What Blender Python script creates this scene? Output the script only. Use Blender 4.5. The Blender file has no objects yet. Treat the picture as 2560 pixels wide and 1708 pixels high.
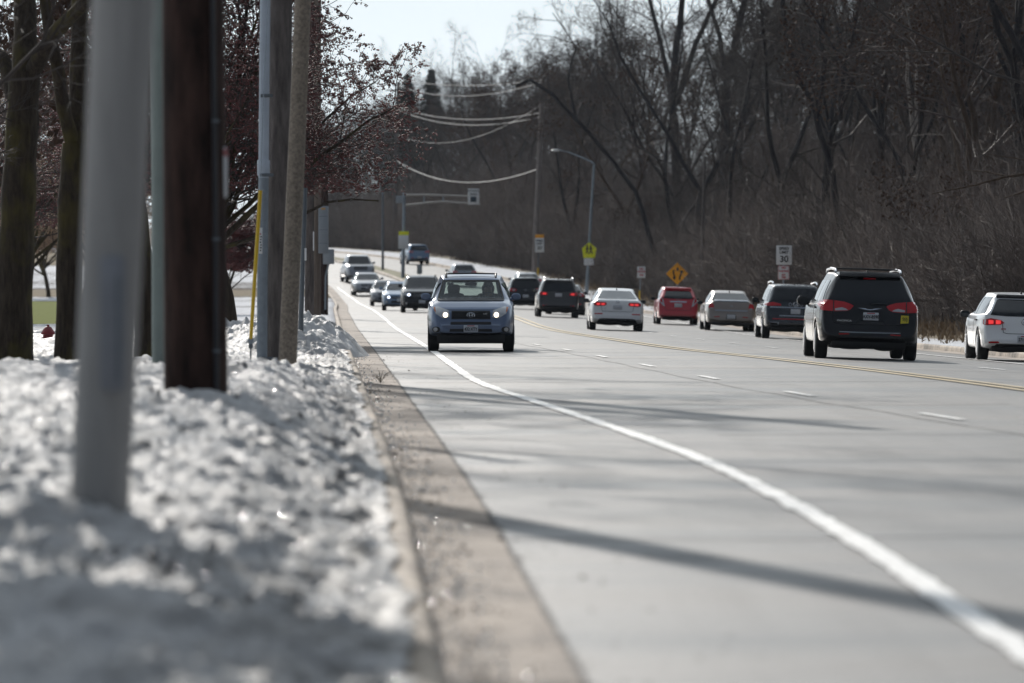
import bpy, bmesh, math, random
import numpy as np
from mathutils import Vector, Matrix, noise
from mathutils.bvhtree import BVHTree
from mathutils.geometry import tessellate_polygon
R = math.radians
rng = random.Random(7)
nr = np.random.default_rng(11)
sc = bpy.context.scene
COL = sc.collection

# ------------------------------------------------------------------ camera numbers
F = 14222.0; U0, V0 = 1280.0, 854.0; VH = 700.0
CAMH = 1.5
PITCH = math.atan((V0 - VH) / F)
CP, SP = math.cos(PITCH), math.sin(PITCH)

def ray(u, v):
    a, b = u - U0, V0 - v
    return Vector((a, F * CP + b * SP, -F * SP + b * CP))

def at(u, v, Y):
    """point seen at photo pixel (u, v) that is Y metres ahead of the camera"""
    d = ray(u, v); k = Y / d.y
    return Vector((d.x * k, Y, CAMH + d.z * k))

def pxm(Y): return F / Y

# ------------------------------------------------------------------ smooth curves
def curve(knots):
    xs = np.array([k[0] for k in knots], float); ys = np.array([k[1] for k in knots], float)
    d = np.diff(ys) / np.diff(xs)
    m = np.empty_like(ys); m[0] = d[0]; m[-1] = d[-1]
    for i in range(1, len(ys) - 1):
        h0, h1 = xs[i] - xs[i-1], xs[i+1] - xs[i]
        m[i] = (d[i-1] * h1 + d[i] * h0) / (h0 + h1)
    def f(x):
        x = np.asarray(x, float)
        xc = np.clip(x, xs[0], xs[-1])
        i = np.clip(np.searchsorted(xs, xc, side='right') - 1, 0, len(xs) - 2)
        h = xs[i+1] - xs[i]; t = (xc - xs[i]) / h
        r = (ys[i] * (1 + 2*t) * (1-t)**2 + m[i] * h * t * (1-t)**2 + ys[i+1] * t*t*(3-2*t) + m[i+1] * h * t*t*(t-1))
        return r + np.where(x > xs[-1], (x - xs[-1]) * m[-1], 0) + np.where(x < xs[0], (x - xs[0]) * m[0], 0)
    return f

elev = curve([(-40, 0), (60, 0), (112, 0), (150, -.08), (200, -.17), (240, -.10), (275, -.04), (315, 0.02), (335, .12),
              (355, .42), (380, 1.0), (405, 1.72), (430, 2.3), (455, 2.85), (520, 3.9), (600, 4.75), (700, 5.5), (900, 6.2), (1500, 7)])
lk = curve([(-40, 1.0), (15, -.10), (20.8, -.26), (34.7, -.64), (71, -1.81), (102, -2.84), (180, -5.35), (270, -8.3), (346, -10.8),
            (380, -12.6), (407, -14.6), (455, -19.5), (520, -27), (600, -36), (700, -48), (1500, -170)])
rk = curve([(-40, 15.5), (60, 13.3), (131, 11.2), (220, 9.2), (301, 7.3), (345, 5.3), (375, 2.8), (407, -.5), (455, -6), (520, -12.8),
            (600, -20.5), (700, -31), (1500, -150)])
wl = curve([(-40, 2.4), (15, 2.08), (22.8, 2.05), (37, 1.89), (48, 1.55), (58, 1.0), (70, .27), (81, -.4), (98, -1.0), (117, -1.57), (180, -3.5), (260, -6.1), (300, -7.5), (352, -9.9), (385, -12.0)])
yl = curve([(-40, 11), (40, 8.9), (60, 7.9), (77.6, 7.0), (104.6, 5.2), (124.4, 3.8), (150, 2.75), (182, 1.6), (237, .27), (263, -.35), (330, -2.5), (378, -5.6),
            (407, -8.2), (455, -13), (520, -20), (600, -28.5), (700, -39.5), (1500, -160)])
ld = curve([(-40, 9), (40, 6.3), (60.8, 4.8), (76.7, 3.6), (98.8, 2.35), (125, 1.1), (150, -.1), (182, -1.1), (237, -2.55), (263, -3.3), (330, -5.9), (378, -8.6)])

def S(x):
    x = np.clip(x, 0, 1); return x * x * (3 - 2 * x)

def road_z(X, Y):
    return elev(Y) - .03 * np.clip(X - yl(Y), 0, 9.5)

snow_h = curve([(-40, .25), (15, .26), (26, .38), (40, .50), (54, .60), (64, .52), (80, .22), (100, .22), (140, .2), (220, .2), (1500, .2)])

def land_z(X, Y):
    """whole terrain: road bed, raised verges, the wooded rise on the right"""
    b = road_z(X, Y)
    tl = lk(Y) - .17 - X; tr = X - rk(Y) - .17
    left = .14 + (snow_h(Y) - .14) * S(tl / 1.1) + .9 * S((tl - 25) / 60)
    far = S((Y - 380) / 200)
    right = .14 + .22 * S(tr / 3.0) + (5.0 + 3.5 * far) * S((tr - 5) / 55)
    return b + np.where(tl > 0, left, np.where(tr > 0, right, 0))

def gz(X, Y): return float(land_z(np.array(X), np.array(Y)))

def ground_at(u, v, dz=0.0, fn=None, lo=12, hi=900):
    """where the ray through photo pixel (u, v) meets the ground"""
    d = ray(u, v); fn = fn or (lambda X, Y: float(road_z(X, Y)))
    Y = lo
    while Y < hi:
        X = d.x / d.y * Y; z = CAMH + d.z / d.y * Y
        if z <= fn(X, Y) + dz: break
        Y += .5
    return Vector((d.x / d.y * Y, Y, CAMH + d.z / d.y * Y))

# ------------------------------------------------------------------ materials
def lin(c):
    return tuple((x / 12.92 if x <= .04045 else ((x + .055) / 1.055) ** 2.4) for x in [q / 255 for q in c])

class NT:
    def __init__(s, m):
        m.use_nodes = True; s.t = m.node_tree; s.n = s.t.nodes; s.l = s.t.links; s.b = s.n.get('Principled BSDF'); s.co = None
    def add(s, typ, **k):
        x = s.n.new(typ)
        for a, b in k.items():
            if hasattr(x, a): setattr(x, a, b)
            else: x.inputs[a].default_value = b
        return x
    def link(s, a, b): s.l.new(a, b)
    def coord(s, scale=(1, 1, 1), kind='Object'):
        c = s.add('ShaderNodeTexCoord'); mp = s.add('ShaderNodeMapping'); mp.inputs['Scale'].default_value = scale
        s.link(c.outputs[kind], mp.inputs['Vector']); return mp.outputs[0]
    def noise(s, vec, scale, detail=4, rough=.6):
        n = s.add('ShaderNodeTexNoise'); n.inputs['Scale'].default_value = scale; n.inputs['Detail'].default_value = detail; n.inputs['Roughness'].default_value = rough
        s.link(vec, n.inputs['Vector']); return n.outputs['Fac']
    def ramp(s, fac, stops):
        r = s.add('ShaderNodeValToRGB'); e = r.color_ramp.elements
        while len(e) < len(stops): e.new(.5)
        for i, (p, c) in enumerate(stops):
            e[i].position = p; e[i].color = (c if len(c) == 4 else (*c, 1))
        s.link(fac, r.inputs[0]); return r.outputs[0]
    def mix(s, fac, a, b, mode='MIX'):
        m = s.add('ShaderNodeMix'); m.data_type = 'RGBA'; m.blend_type = mode
        for val, idx in ((fac, 0), (a, 6), (b, 7)):
            if hasattr(val, 'node'): s.link(val, m.inputs[idx])
            else: m.inputs[idx].default_value = val if idx == 0 else (*val[:3], 1)
        return m.outputs[2]
    def bump(s, h, strength=.3, dist=.02):
        b = s.add('ShaderNodeBump'); b.inputs['Strength'].default_value = strength; b.inputs['Distance'].default_value = dist
        s.link(h, b.inputs['Height']); s.link(b.outputs[0], s.b.inputs['Normal'])

def newmat(name):
    m = bpy.data.materials.new(name); return m, NT(m)

def simple(name, col, rough=.5, metal=0, var=.12, scale=3.0, spec=.5, coat=0, bump=0, stretch=(1, 1, 1), emit=None, es=0):
    m, t = newmat(name)
    b = t.b
    c = t.coord(stretch)
    n = t.noise(c, scale, 5, .65)
    t.link(t.ramp(n, [(.3, tuple(x * (1 - var) for x in col)), (.7, tuple(min(1, x * (1 + var)) for x in col))]), b.inputs['Base Color'])
    b.inputs['Roughness'].default_value = rough; b.inputs['Metallic'].default_value = metal
    b.inputs['Specular IOR Level'].default_value = spec; b.inputs['Coat Weight'].default_value = coat; b.inputs['Coat Roughness'].default_value = .06
    if bump: t.bump(n, bump, .02)
    if emit:
        b.inputs['Emission Color'].default_value = (*emit, 1); b.inputs['Emission Strength'].default_value = es
    return m

def paint(name, col, metal=.35, rough=.38, dirt=.6):
    """car paint with a clear coat and dried road salt low on the body"""
    m, t = newmat(name); b = t.b
    c = t.coord()
    sep = t.add('ShaderNodeSeparateXYZ'); t.link(c, sep.inputs[0])
    n = t.noise(c, 5, 6, .7)
    ad = t.add('ShaderNodeMath', operation='MULTIPLY_ADD'); t.link(n, ad.inputs[0]); ad.inputs[1].default_value = .7
    t.link(sep.outputs['Z'], ad.inputs[2])
    fac = t.ramp(ad.outputs[0], [(.45, (dirt,) * 3), (1.0, (0.02,) * 3)])
    col2 = t.mix(fac, col, (.22, .21, .20))
    t.link(col2, b.inputs['Base Color'])
    b.inputs['Metallic'].default_value = metal
    b.inputs['Coat Weight'].default_value = .75; b.inputs['Coat Roughness'].default_value = .05
    if max(col) < .03: b.inputs['Coat Weight'].default_value = .35; b.inputs['Specular IOR Level'].default_value = .3
    rr = t.add('ShaderNodeMath', operation='MULTIPLY_ADD'); t.link(fac, rr.inputs[0]); rr.inputs[1].default_value = .4; rr.inputs[2].default_value = rough
    t.link(rr.outputs[0], b.inputs['Roughness'])
    return m

def bark_mat(name, dark, light, scale=4, bump=.8, moss=None):
    m, t = newmat(name)
    c = t.coord((3, 3, .55))
    n = t.noise(c, scale, 8, .7)
    colr = t.ramp(n, [(.3, dark), (.7, light)])
    if moss:
        n2 = t.noise(t.coord((1, 1, .6)), 1.6, 4, .6)
        colr = t.mix(t.ramp(n2, [(.48, (0, 0, 0)), (.62, (.7, .7, .7))]), colr, moss)
    t.link(colr, t.b.inputs['Base Color']); t.b.inputs['Roughness'].default_value = .9; t.b.inputs['Specular IOR Level'].default_value = .2
    t.bump(n, bump, .04)
    return m

MAT = {}
def mats():
    g = MAT
    # asphalt
    m, t = newmat('asphalt')
    c = t.coord(); n1 = t.noise(c, 60, 3, .7); n2 = t.noise(t.coord((1, .18, 1)), .9, 5, .65); n3 = t.noise(t.coord((.25, 1, 1)), .35, 4, .6)
    a = t.ramp(n2, [(.3, (.05, .0495, .0495)), (.7, (.100, .0985, .097))])
    a = t.mix(.55, a, t.ramp(n1, [(.35, (.4, .4, .4)), (.65, (.62, .62, .62))]), 'OVERLAY')
    a = t.mix(t.ramp(n3, [(.42, (0, 0, 0)), (.62, (.6, .6, .6))]), a, (.130, .127, .125))
    # fine cracks, tar seams and worn wheel tracks
    wv = t.add('ShaderNodeTexNoise'); wv.inputs['Scale'].default_value = .6; wv.inputs['Detail'].default_value = 5; t.link(c, wv.inputs['Vector'])
    ms = t.add('ShaderNodeMix'); ms.data_type = 'VECTOR'; ms.inputs[0].default_value = .35; t.link(c, ms.inputs[4]); t.link(wv.outputs['Color'], ms.inputs[5])
    vo = t.add('ShaderNodeTexVoronoi', feature='DISTANCE_TO_EDGE'); vo.inputs['Scale'].default_value = .23; t.link(ms.outputs[1], vo.inputs['Vector'])
    ck = t.ramp(vo.outputs['Distance'], [(.0, (1, 1, 1)), (.012, (0, 0, 0))])
    pt = t.ramp(t.noise(c, .22, 2, .4), [(.45, (.15,) * 3), (.6, (.9,) * 3)])
    mu = t.mix(1.0, ck, pt, 'MULTIPLY')
    a = t.mix(mu, a, (.035, .034, .034))
    a = t.mix(t.ramp(t.noise(t.coord((2.2, .05, 1)), 1.0, 3, .5), [(.46, (0, 0, 0)), (.68, (.8, .8, .8))]), a, (.055, .054, .054))
    t.link(a, t.b.inputs['Base Color'])
    t.link(t.ramp(n3, [(.35, (.38,) * 3), (.65, (.60,) * 3)]), t.b.inputs['Roughness']); t.b.inputs['Specular IOR Level'].default_value = .36
    t.bump(n1, .55, .006); g['asphalt'] = m
    # concrete
    def conc(nm, c0, c1):
        m, t = newmat(nm); c = t.coord(); n = t.noise(c, 2.2, 8, .7); n2 = t.noise(c, 40, 3, .7)
        a = t.ramp(n, [(.3, c0), (.68, c1)]); a = t.mix(.5, a, t.ramp(n2, [(.3, (.38,) * 3), (.7, (.62,) * 3)]), 'OVERLAY')
        sp = t.add('ShaderNodeSeparateXYZ'); t.link(c, sp.inputs[0])
        dv = t.add('ShaderNodeMath', operation='DIVIDE'); t.link(sp.outputs['Y'], dv.inputs[0]); dv.inputs[1].default_value = 3.05
        fr = t.add('ShaderNodeMath', operation='FRACT'); t.link(dv.outputs[0], fr.inputs[0])
        a = t.mix(t.ramp(fr.outputs[0], [(.0, (.85,) * 3), (.012, (0, 0, 0))]), a, (.05, .042, .036))
        n3 = t.noise(t.coord((1, .35, 1)), 1.3, 6, .7)
        a = t.mix(t.ramp(n3, [(.46, (0, 0, 0)), (.60, (.85,) * 3)]), a, (.105, .085, .07))
        t.link(a, t.b.inputs['Base Color']); t.b.inputs['Roughness'].default_value = .85; t.bump(n2, .5, .01); return m
    g['gutter'] = conc('gutter_concrete', (.22, .175, .14), (.43, .355, .29))
    g['kerb'] = conc('kerb_concrete', (.34, .275, .215), (.56, .475, .385))
    # painted lines
    def line(nm, c0, c1):
        m, t = newmat(nm); c = t.coord(); n = t.noise(c, 7, 8, .75)
        t.link(t.ramp(n, [(.38, c1), (.50, c0)]), t.b.inputs['Base Color']); t.b.inputs['Roughness'].default_value = .55; t.bump(n, .3, .004); return m
    g['white_line'] = line('white_road_paint', (.80, .79, .77), (.42, .41, .40))
    g['yellow_line'] = line('yellow_road_paint', (.55, .40, .16), (.30, .25, .16))
    # snow
    m, t = newmat('old_snow'); c = t.coord()
    n1 = t.noise(c, 1.6, 7, .7); n2 = t.noise(c, 9, 6, .75); n3 = t.noise(c, 45, 4, .8)
    a = t.ramp(n1, [(.30, (.40, .385, .37)), (.46, (.64, .635, .635)), (.64, (.83, .835, .85))])
    a = t.mix(t.ramp(n2, [(.54, (0, 0, 0)), (.68, (.85, .85, .85))]), a, (.15, .13, .11))
    at_ = t.add('ShaderNodeAttribute', attribute_name='snow_dark')
    gm = t.mix(1.0, at_.outputs['Color'], t.ramp(t.noise(c, 3.5, 6, .7), [(.40, (0, 0, 0)), (.58, (1, 1, 1))]), 'MULTIPLY')
    a = t.mix(gm, a, (.12, .105, .09))
    t.link(a, t.b.inputs['Base Color']); t.b.inputs['Roughness'].default_value = .5; t.b.inputs['Specular IOR Level'].default_value = .5; t.b.inputs['Sheen Weight'].default_value = .5; t.b.inputs['Sheen Roughness'].default_value = .4
    t.bump(n3, 1.0, .04); g['snow'] = m
    # wide ground: brown litter right, patchy snow and turf left
    m, t = newmat('winter_ground'); c = t.coord()
    n1 = t.noise(c, .12, 6, .65); n2 = t.noise(c, 1.7, 8, .75)
    litter = t.ramp(n2, [(.3, (.035, .026, .02)), (.7, (.11, .08, .058))])
    turf = t.ramp(n2, [(.3, (.08, .105, .008)), (.7, (.18, .205, .022))])
    dry = t.ramp(n2, [(.3, (.16, .13, .09)), (.7, (.30, .25, .18))])
    snow = t.ramp(n2, [(.3, (.5, .5, .52)), (.6, (.8, .81, .84))])
    at_ = t.add('ShaderNodeAttribute', attribute_name='cover')
    sp = t.add('ShaderNodeSeparateColor'); t.link(at_.outputs['Color'], sp.inputs[0])
    def edge(ch, k=.5):
        x = t.add('ShaderNodeMath', operation='MULTIPLY_ADD'); t.link(n2, x.inputs[0]); x.inputs[1].default_value = k; 
        y = t.add('ShaderNodeMath', operation='ADD'); t.link(sp.outputs[ch], y.inputs[0]); y.inputs[1].default_value = -k / 2; t.link(y.outputs[0], x.inputs[2])
        return t.ramp(x.outputs[0], [(.42, (0, 0, 0)), (.58, (1, 1, 1))])
    a = t.mix(edge('Blue'), litter, dry); a = t.mix(edge('Green'), a, turf); a = t.mix(edge('Red', .9), a, snow)
    t.link(a, t.b.inputs['Base Color']); t.b.inputs['Roughness'].default_value = 1; t.b.inputs['Specular IOR Level'].default_value = .08; t.bump(n2, .8, .08); g['ground'] = m
    # wood, poles
    g['bark_dark'] = bark_mat('dark_mossy_bark', (.018, .014, .011), (.075, .058, .043), 5, .9, (.09, .075, .022))
    g['bark_wood'] = bark_mat('grey_brown_bark', (.016, .015, .018), (.050, .045, .046), 3, .6)
    g['bark_brown'] = bark_mat('brown_bark', (.045, .032, .025), (.125, .09, .068), 3, .6)
    g['bark_pale'] = bark_mat('pale_dead_wood', (.16, .14, .125), (.34, .30, .27), 3, .5)
    g['twig'] = simple('twig_bark', (.052, .042, .039), .8, var=.4, scale=.6, spec=.3)
    g['twig_red'] = simple('reddish_twig', (.075, .053, .048), .7, var=.35, scale=.8, spec=.35)
    g['twig_tan'] = simple('tan_brush', (.078, .062, .056), .75, var=.75, scale=.22, spec=.3)
    g['leaf_dry'] = simple('dry_leaf', (.085, .055, .042), .95, var=.5, scale=1.2, spec=.05)
    g['berry_red'] = simple('dark_red_fruit', (.125, .030, .028), .5, var=.6, scale=6, spec=.35)
    g['berry_tan'] = simple('tan_fruit', (.34, .21, .12), .45, var=.5, scale=6, spec=.5)
    g['needle'] = simple('spruce_needles', (.022, .036, .026), .7, var=.4, scale=2)
    g['pole_brown'] = bark_mat('creosote_wood', (.005, .004, .004), (.075, .042, .034), 3.2, .7)
    g['pole_grey'] = bark_mat('weathered_pole_wood', (.055, .047, .046), (.20, .175, .165), 2.6, .6)
    g['pole_conc'] = simple('pebbled_concrete', (.24, .20, .16), .9, var=.45, scale=22, bump=.5)
    g['post_conc'] = simple('grey_post', (.33, .32, .31), .8, var=.12, scale=4, stretch=(4, 4, .5))
    g['post_plate'] = simple('bluish_plate', (.24, .25, .275), .7, var=.15)
    g['pvc'] = simple('pale_pvc', (.44, .50, .58), .45, var=.08)
    g['galv'] = simple('galvanised_steel', (.26, .30, .34), .5, .45, var=.15, scale=8)
    g['galv_dark'] = simple('dull_steel', (.13, .15, .17), .5, .4, var=.15)
    g['yellow_tube'] = simple('yellow_plastic', (.72, .47, .02), .4, var=.07)
    g['black_cable'] = simple('black_cable', (.012, .013, .018), .5, var=.1)
    g['wire'] = simple('bright_wire', (.40, .38, .36), .4, .4, var=.1)
    g['box_grey'] = simple('grey_cabinet', (.27, .30, .33), .5, var=.07)
    g['sign_white'] = simple('sign_white', (.74, .75, .76), .5, var=.04)
    g['sign_black'] = simple('sign_black', (.02, .02, .022), .6, var=.05)
    g['sign_red'] = simple('sign_red', (.50, .05, .06), .5, var=.05)
    g['sign_orange'] = simple('sign_amber', (.95, .40, .005), .5, var=.04)
    g['sign_lime'] = simple('sign_lime', (.92, .94, .015), .5, var=.04)
    g['hydrant'] = simple('hydrant_red', (.20, .018, .025), .5, var=.2)
    # vehicle materials
    g['rubber'] = simple('tyre_rubber', (.022, .022, .023), .85, var=.3, scale=6)
    g['plastic'] = simple('black_plastic', (.014, .014, .016), .55, var=.2)
    g['alloy'] = simple('alloy_rim', (.42, .43, .45), .35, .8, var=.1)
    g['chrome'] = simple('chrome', (.72, .74, .77), .15, 1, var=.03)
    g['silver_trim'] = simple('silver_trim', (.42, .45, .50), .3, .6, var=.05)
    g['glass'] = simple('dark_glass', (.008, .011, .016), .04, var=.05, spec=.5)
    g['glass_side'] = g['glass']
    g['lamp_red'] = simple('red_lens', (.55, .012, .018), .2, var=.1, coat=.4)
    g['lamp_redlit'] = simple('lit_red_lens', (.5, .02, .02), .12, var=.1, coat=1, emit=(1, .05, .05), es=1.0)
    g['lamp_clear'] = simple('clear_lens', (.52, .53, .55), .08, .3, var=.12, scale=14, coat=1)
    g['lamp_amber'] = simple('amber_lens', (.55, .14, .03), .12, var=.1, coat=1)
    g['bulb_warm'] = simple('lit_headlamp', (.9, .85, .75), .2, emit=(1, .84, .62), es=4.5)
    g['bulb_cool'] = simple('lit_cool_headlamp', (.85, .9, 1), .2, emit=(.72, .80, 1), es=5)
    g['plate'] = simple('plate_white', (.62, .64, .68), .5, var=.08, scale=20)
    g['sticker'] = simple('yellow_sticker', (.70, .58, .03), .5, var=.05)
    g['interior'] = simple('grey_cloth', (.07, .07, .072), .9, var=.2)
    g['skin'] = simple('skin', (.42, .24, .17), .6, var=.06)
    g['cloth'] = simple('dark_jacket', (.03, .035, .05), .9, var=.2)
    g['hair'] = simple('brown_hair', (.05, .03, .02), .7, var=.2)
    for nm, c, mt, rr in (('blue', (.135, .185, .29), .4, .32), ('black', (.004, .0045, .007), .1, .25), ('white', (.88, .89, .90), 0, .3), ('navy', (.018, .024, .033), .3, .25),
                  ('champagne', (.32, .275, .245), .45, .35), ('red', (.55, .018, .035), .15, .3), ('grey', (.045, .042, .043), .3, .35), ('silver', (.34, .36, .39), .65, .33),
                  ('skyblue', (.16, .25, .38), .5, .33), ('midnight', (.010, .013, .020), .25, .22), ('slate', (.17, .185, .21), .55, .35)):
        g['p_' + nm] = paint(nm + '_paint', c, mt, rr, .04 if nm == 'black' else .18 if nm in ('midnight', 'navy') else .12 if nm in ('white', 'red') else .35)
    # see-through windscreen
    m, t = newmat('clear_glass'); t.n.remove(t.b); out = t.n.get('Material Output')
    tr = t.add('ShaderNodeBsdfTransparent'); tr.inputs[0].default_value = (.62, .70, .68, 1)
    gl = t.add('ShaderNodeBsdfGlossy'); gl.inputs['Roughness'].default_value = .04; gl.inputs[0].default_value = (.9, .95, 1, 1)
    fr = t.add('ShaderNodeFresnel'); fr.inputs[0].default_value = 1.5
    mx = t.add('ShaderNodeMixShader'); t.link(fr.outputs[0], mx.inputs[0]); t.link(tr.outputs[0], mx.inputs[1]); t.link(gl.outputs[0], mx.inputs[2]); t.link(mx.outputs[0], out.inputs[0])
    g['clear'] = m
mats()

# ------------------------------------------------------------------ mesh helpers
class MB:
    def __init__(s): s.v = []; s.f = []
    def add(s, v, f):
        o = len(s.v); s.v.extend(v); s.f.extend([tuple(i + o for i in q) for q in f]); return s
    def box(s, c, d, rz=0, M=None):
        x, y, z = d[0] / 2, d[1] / 2, d[2] / 2
        ps = [Vector((a * x, b * y, e * z)) for a in (-1, 1) for b in (-1, 1) for e in (-1, 1)]
        if M is None: M = Matrix.Rotation(rz, 3, 'Z')
        return s.add([tuple(M @ p + Vector(c)) for p in ps], [(0, 1, 3, 2), (4, 6, 7, 5), (0, 4, 5, 1), (2, 3, 7, 6), (0, 2, 6, 4), (1, 5, 7, 3)])
    def rbox(s, c, d, r=.03, n=3, rz=0):
        """box with rounded vertical-plane (x,z) corners, chamfered ends"""
        x, y, z = d[0] / 2, d[1] / 2, d[2] / 2; r = min(r, x * .99, z * .99)
        ring = []
        for cx, cz, a0 in ((x - r, z - r, 0), (-x + r, z - r, 90), (-x + r, -z + r, 180), (x - r, -z + r, 270)):
            for k in range(n + 1):
                a = R(a0 + 90 * k / n); ring.append((cx + r * math.cos(a), cz + r * math.sin(a)))
        m = len(ring); e = min(r * .6, y * .5); V = []
        M = Matrix.Rotation(rz, 3, 'Z')
        for yy, k in ((-y, e), (-y + e, 0), (y - e, 0), (y, e)):
            for (a, b) in ring:
                V.append(tuple(M @ Vector((a * (1 - k / x), yy, b * (1 - k / z))) + Vector(c)))
        f = [(j * m + i, j * m + (i + 1) % m, (j + 1) * m + (i + 1) % m, (j + 1) * m + i) for j in range(3) for i in range(m)]
        f += [tuple(range(m))[::-1], tuple(range(3 * m, 4 * m))]
        return s.add(V, f)
    def tube(s, pts, rad, n=8, cap=True):
        P = [Vector(p) for p in pts]; k = len(P)
        if not hasattr(rad, '__len__'): rad = [rad] * k
        V = []; prev = None
        for i in range(k):
            d = (P[min(i + 1, k - 1)] - P[max(i - 1, 0)])
            if d.length < 1e-9: d = Vector((0, 0, 1))
            d.normalize()
            if prev is None:
                a = Vector((0, 0, 1)) if abs(d.z) < .9 else Vector((1, 0, 0)); u = d.cross(a).normalized()
            else:
                u = (prev - d * prev.dot(d)); u = u.normalized() if u.length > 1e-6 else d.orthogonal().normalized()
            prev = u; w = d.cross(u)
            for j in range(n):
                a = 2 * math.pi * j / n; V.append(tuple(P[i] + (u * math.cos(a) + w * math.sin(a)) * rad[i]))
        f = [(i * n + j, i * n + (j + 1) % n, (i + 1) * n + (j + 1) % n, (i + 1) * n + j) for i in range(k - 1) for j in range(n)]
        if cap: f += [tuple(range(n))[::-1], tuple(range((k - 1) * n, k * n))]
        return s.add(V, f)
    def lathe(s, prof, n=24, c=(0, 0, 0), axis='Z'):
        V = []
        for (r, h) in prof:
            for j in range(n):
                a = 2 * math.pi * j / n; x, y = r * math.cos(a), r * math.sin(a)
                V.append((c[0] + x, c[1] + y, c[2] + h) if axis == 'Z' else (c[0] + h, c[1] + x, c[2] + y) if axis == 'X' else (c[0] + x, c[1] + h, c[2] + y))
        k = len(prof)
        f = [(i * n + j, i * n + (j + 1) % n, (i + 1) * n + (j + 1) % n, (i + 1) * n + j) for i in range(k - 1) for j in range(n)]
        f += [tuple(range(n))[::-1], tuple(range((k - 1) * n, k * n))]
        return s.add(V, f)
    def prism(s, poly, y0, y1):
        """polygon in (x,z) given depth from y0 to y1"""
        n = len(poly); V = [(x, y0, z) for x, z in poly] + [(x, y1, z) for x, z in poly]
        tri = tessellate_polygon([[Vector((x, z, 0)) for x, z in poly]])
        f = [tuple(t) for t in tri] + [tuple(i + n for i in t[::-1]) for t in tri] + [(i, (i + 1) % n, (i + 1) % n + n, i + n) for i in range(n)]
        return s.add(V, f)
    def ell(s, c, r, n=10, m=7):
        V = [(c[0], c[1], c[2] - r[2])]
        for i in range(1, m):
            t = math.pi * i / m - math.pi / 2
            for j in range(n):
                a = 2 * math.pi * j / n; V.append((c[0] + r[0] * math.cos(t) * math.cos(a), c[1] + r[1] * math.cos(t) * math.sin(a), c[2] + r[2] * math.sin(t)))
        V.append((c[0], c[1], c[2] + r[2])); L = len(V) - 1
        f = [(0, 1 + (j + 1) % n, 1 + j) for j in range(n)] + [(L, L - n + j, L - n + (j + 1) % n) for j in range(n)]
        f += [(1 + i * n + j, 1 + i * n + (j + 1) % n, 1 + (i + 1) * n + (j + 1) % n, 1 + (i + 1) * n + j) for i in range(m - 2) for j in range(n)]
        return s.add(V, f)
    def build(s, name, mat, parent=None, smooth=True):
        return link_mesh(name, s.v, s.f, mat, parent, smooth)

def link_mesh(name, v, f, mat, parent=None, smooth=True):
    me = bpy.data.meshes.new(name); me.from_pydata([tuple(p) for p in v], [], f); me.update()
    bm = bmesh.new(); bm.from_mesh(me); bmesh.ops.recalc_face_normals(bm, faces=bm.faces); bm.to_mesh(me); bm.free()
    if smooth:
        me.polygons.foreach_set('use_smooth', [True] * len(me.polygons))
        try: me.set_sharp_from_angle(angle=R(42))
        except Exception: pass
    me.materials.append(MAT[mat] if isinstance(mat, str) else mat)
    o = bpy.data.objects.new(name, me); COL.objects.link(o)
    if parent: o.parent = parent
    return o

def np_mesh(name, V, Fc, mat, parent=None, smooth=False):
    """fast triangle/quad mesh from arrays"""
    V = np.asarray(V, np.float32); Fc = np.asarray(Fc, np.int32); k = Fc.shape[1]
    me = bpy.data.meshes.new(name)
    me.vertices.add(len(V)); me.vertices.foreach_set('co', V.ravel())
    me.loops.add(Fc.size); me.loops.foreach_set('vertex_index', Fc.ravel())
    me.polygons.add(len(Fc)); me.polygons.foreach_set('loop_start', np.arange(0, Fc.size, k, dtype=np.int32))
    me.polygons.foreach_set('loop_total', np.full(len(Fc), k, np.int32))
    if smooth: me.polygons.foreach_set('use_smooth', np.ones(len(Fc), bool))
    me.update(calc_edges=True); me.validate()
    me.materials.append(MAT[mat] if isinstance(mat, str) else mat)
    o = bpy.data.objects.new(name, me); COL.objects.link(o)
    if parent: o.parent = parent
    return o

def tag(o, label=None, cat=None, group=None, kind=None):
    if label: o['label'] = label
    if cat: o['category'] = cat
    if group: o['group'] = group
    if kind: o['kind'] = kind
    return o

def empty(name, loc, label=None, cat=None, group=None, rz=0):
    o = bpy.data.objects.new(name, None); COL.objects.link(o); o.location = loc; o.rotation_euler = (0, 0, rz); o.empty_display_size = .3
    return tag(o, label, cat, group)

def copy_tree(o, parent=None):
    c = o.copy(); COL.objects.link(c)
    if parent: c.parent = parent
    for ch in list(o.children): copy_tree(ch, c)
    return c

def text(s, size, parent, loc, mat, name='lettering', rz=0, ext=.004, bold=.0, sx=1.0):
    cu = bpy.data.curves.new(name, 'FONT'); cu.body = s; cu.size = size; cu.align_x = 'CENTER'; cu.align_y = 'CENTER'; cu.extrude = ext; cu.offset = bold
    cu.materials.append(MAT[mat])
    o = bpy.data.objects.new(name, cu); COL.objects.link(o); o.location = loc; o.rotation_euler = (R(90), 0, rz); o.scale = (sx, 1, 1)
    me = bpy.data.meshes.new_from_object(o); bpy.data.objects.remove(o)
    o = bpy.data.objects.new(name, me); COL.objects.link(o); o.location = loc; o.rotation_euler = (R(90), 0, rz); o.scale = (sx, 1, 1)
    if parent: o.parent = parent
    return o

def structure(o): o['kind'] = 'structure'; return o
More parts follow.
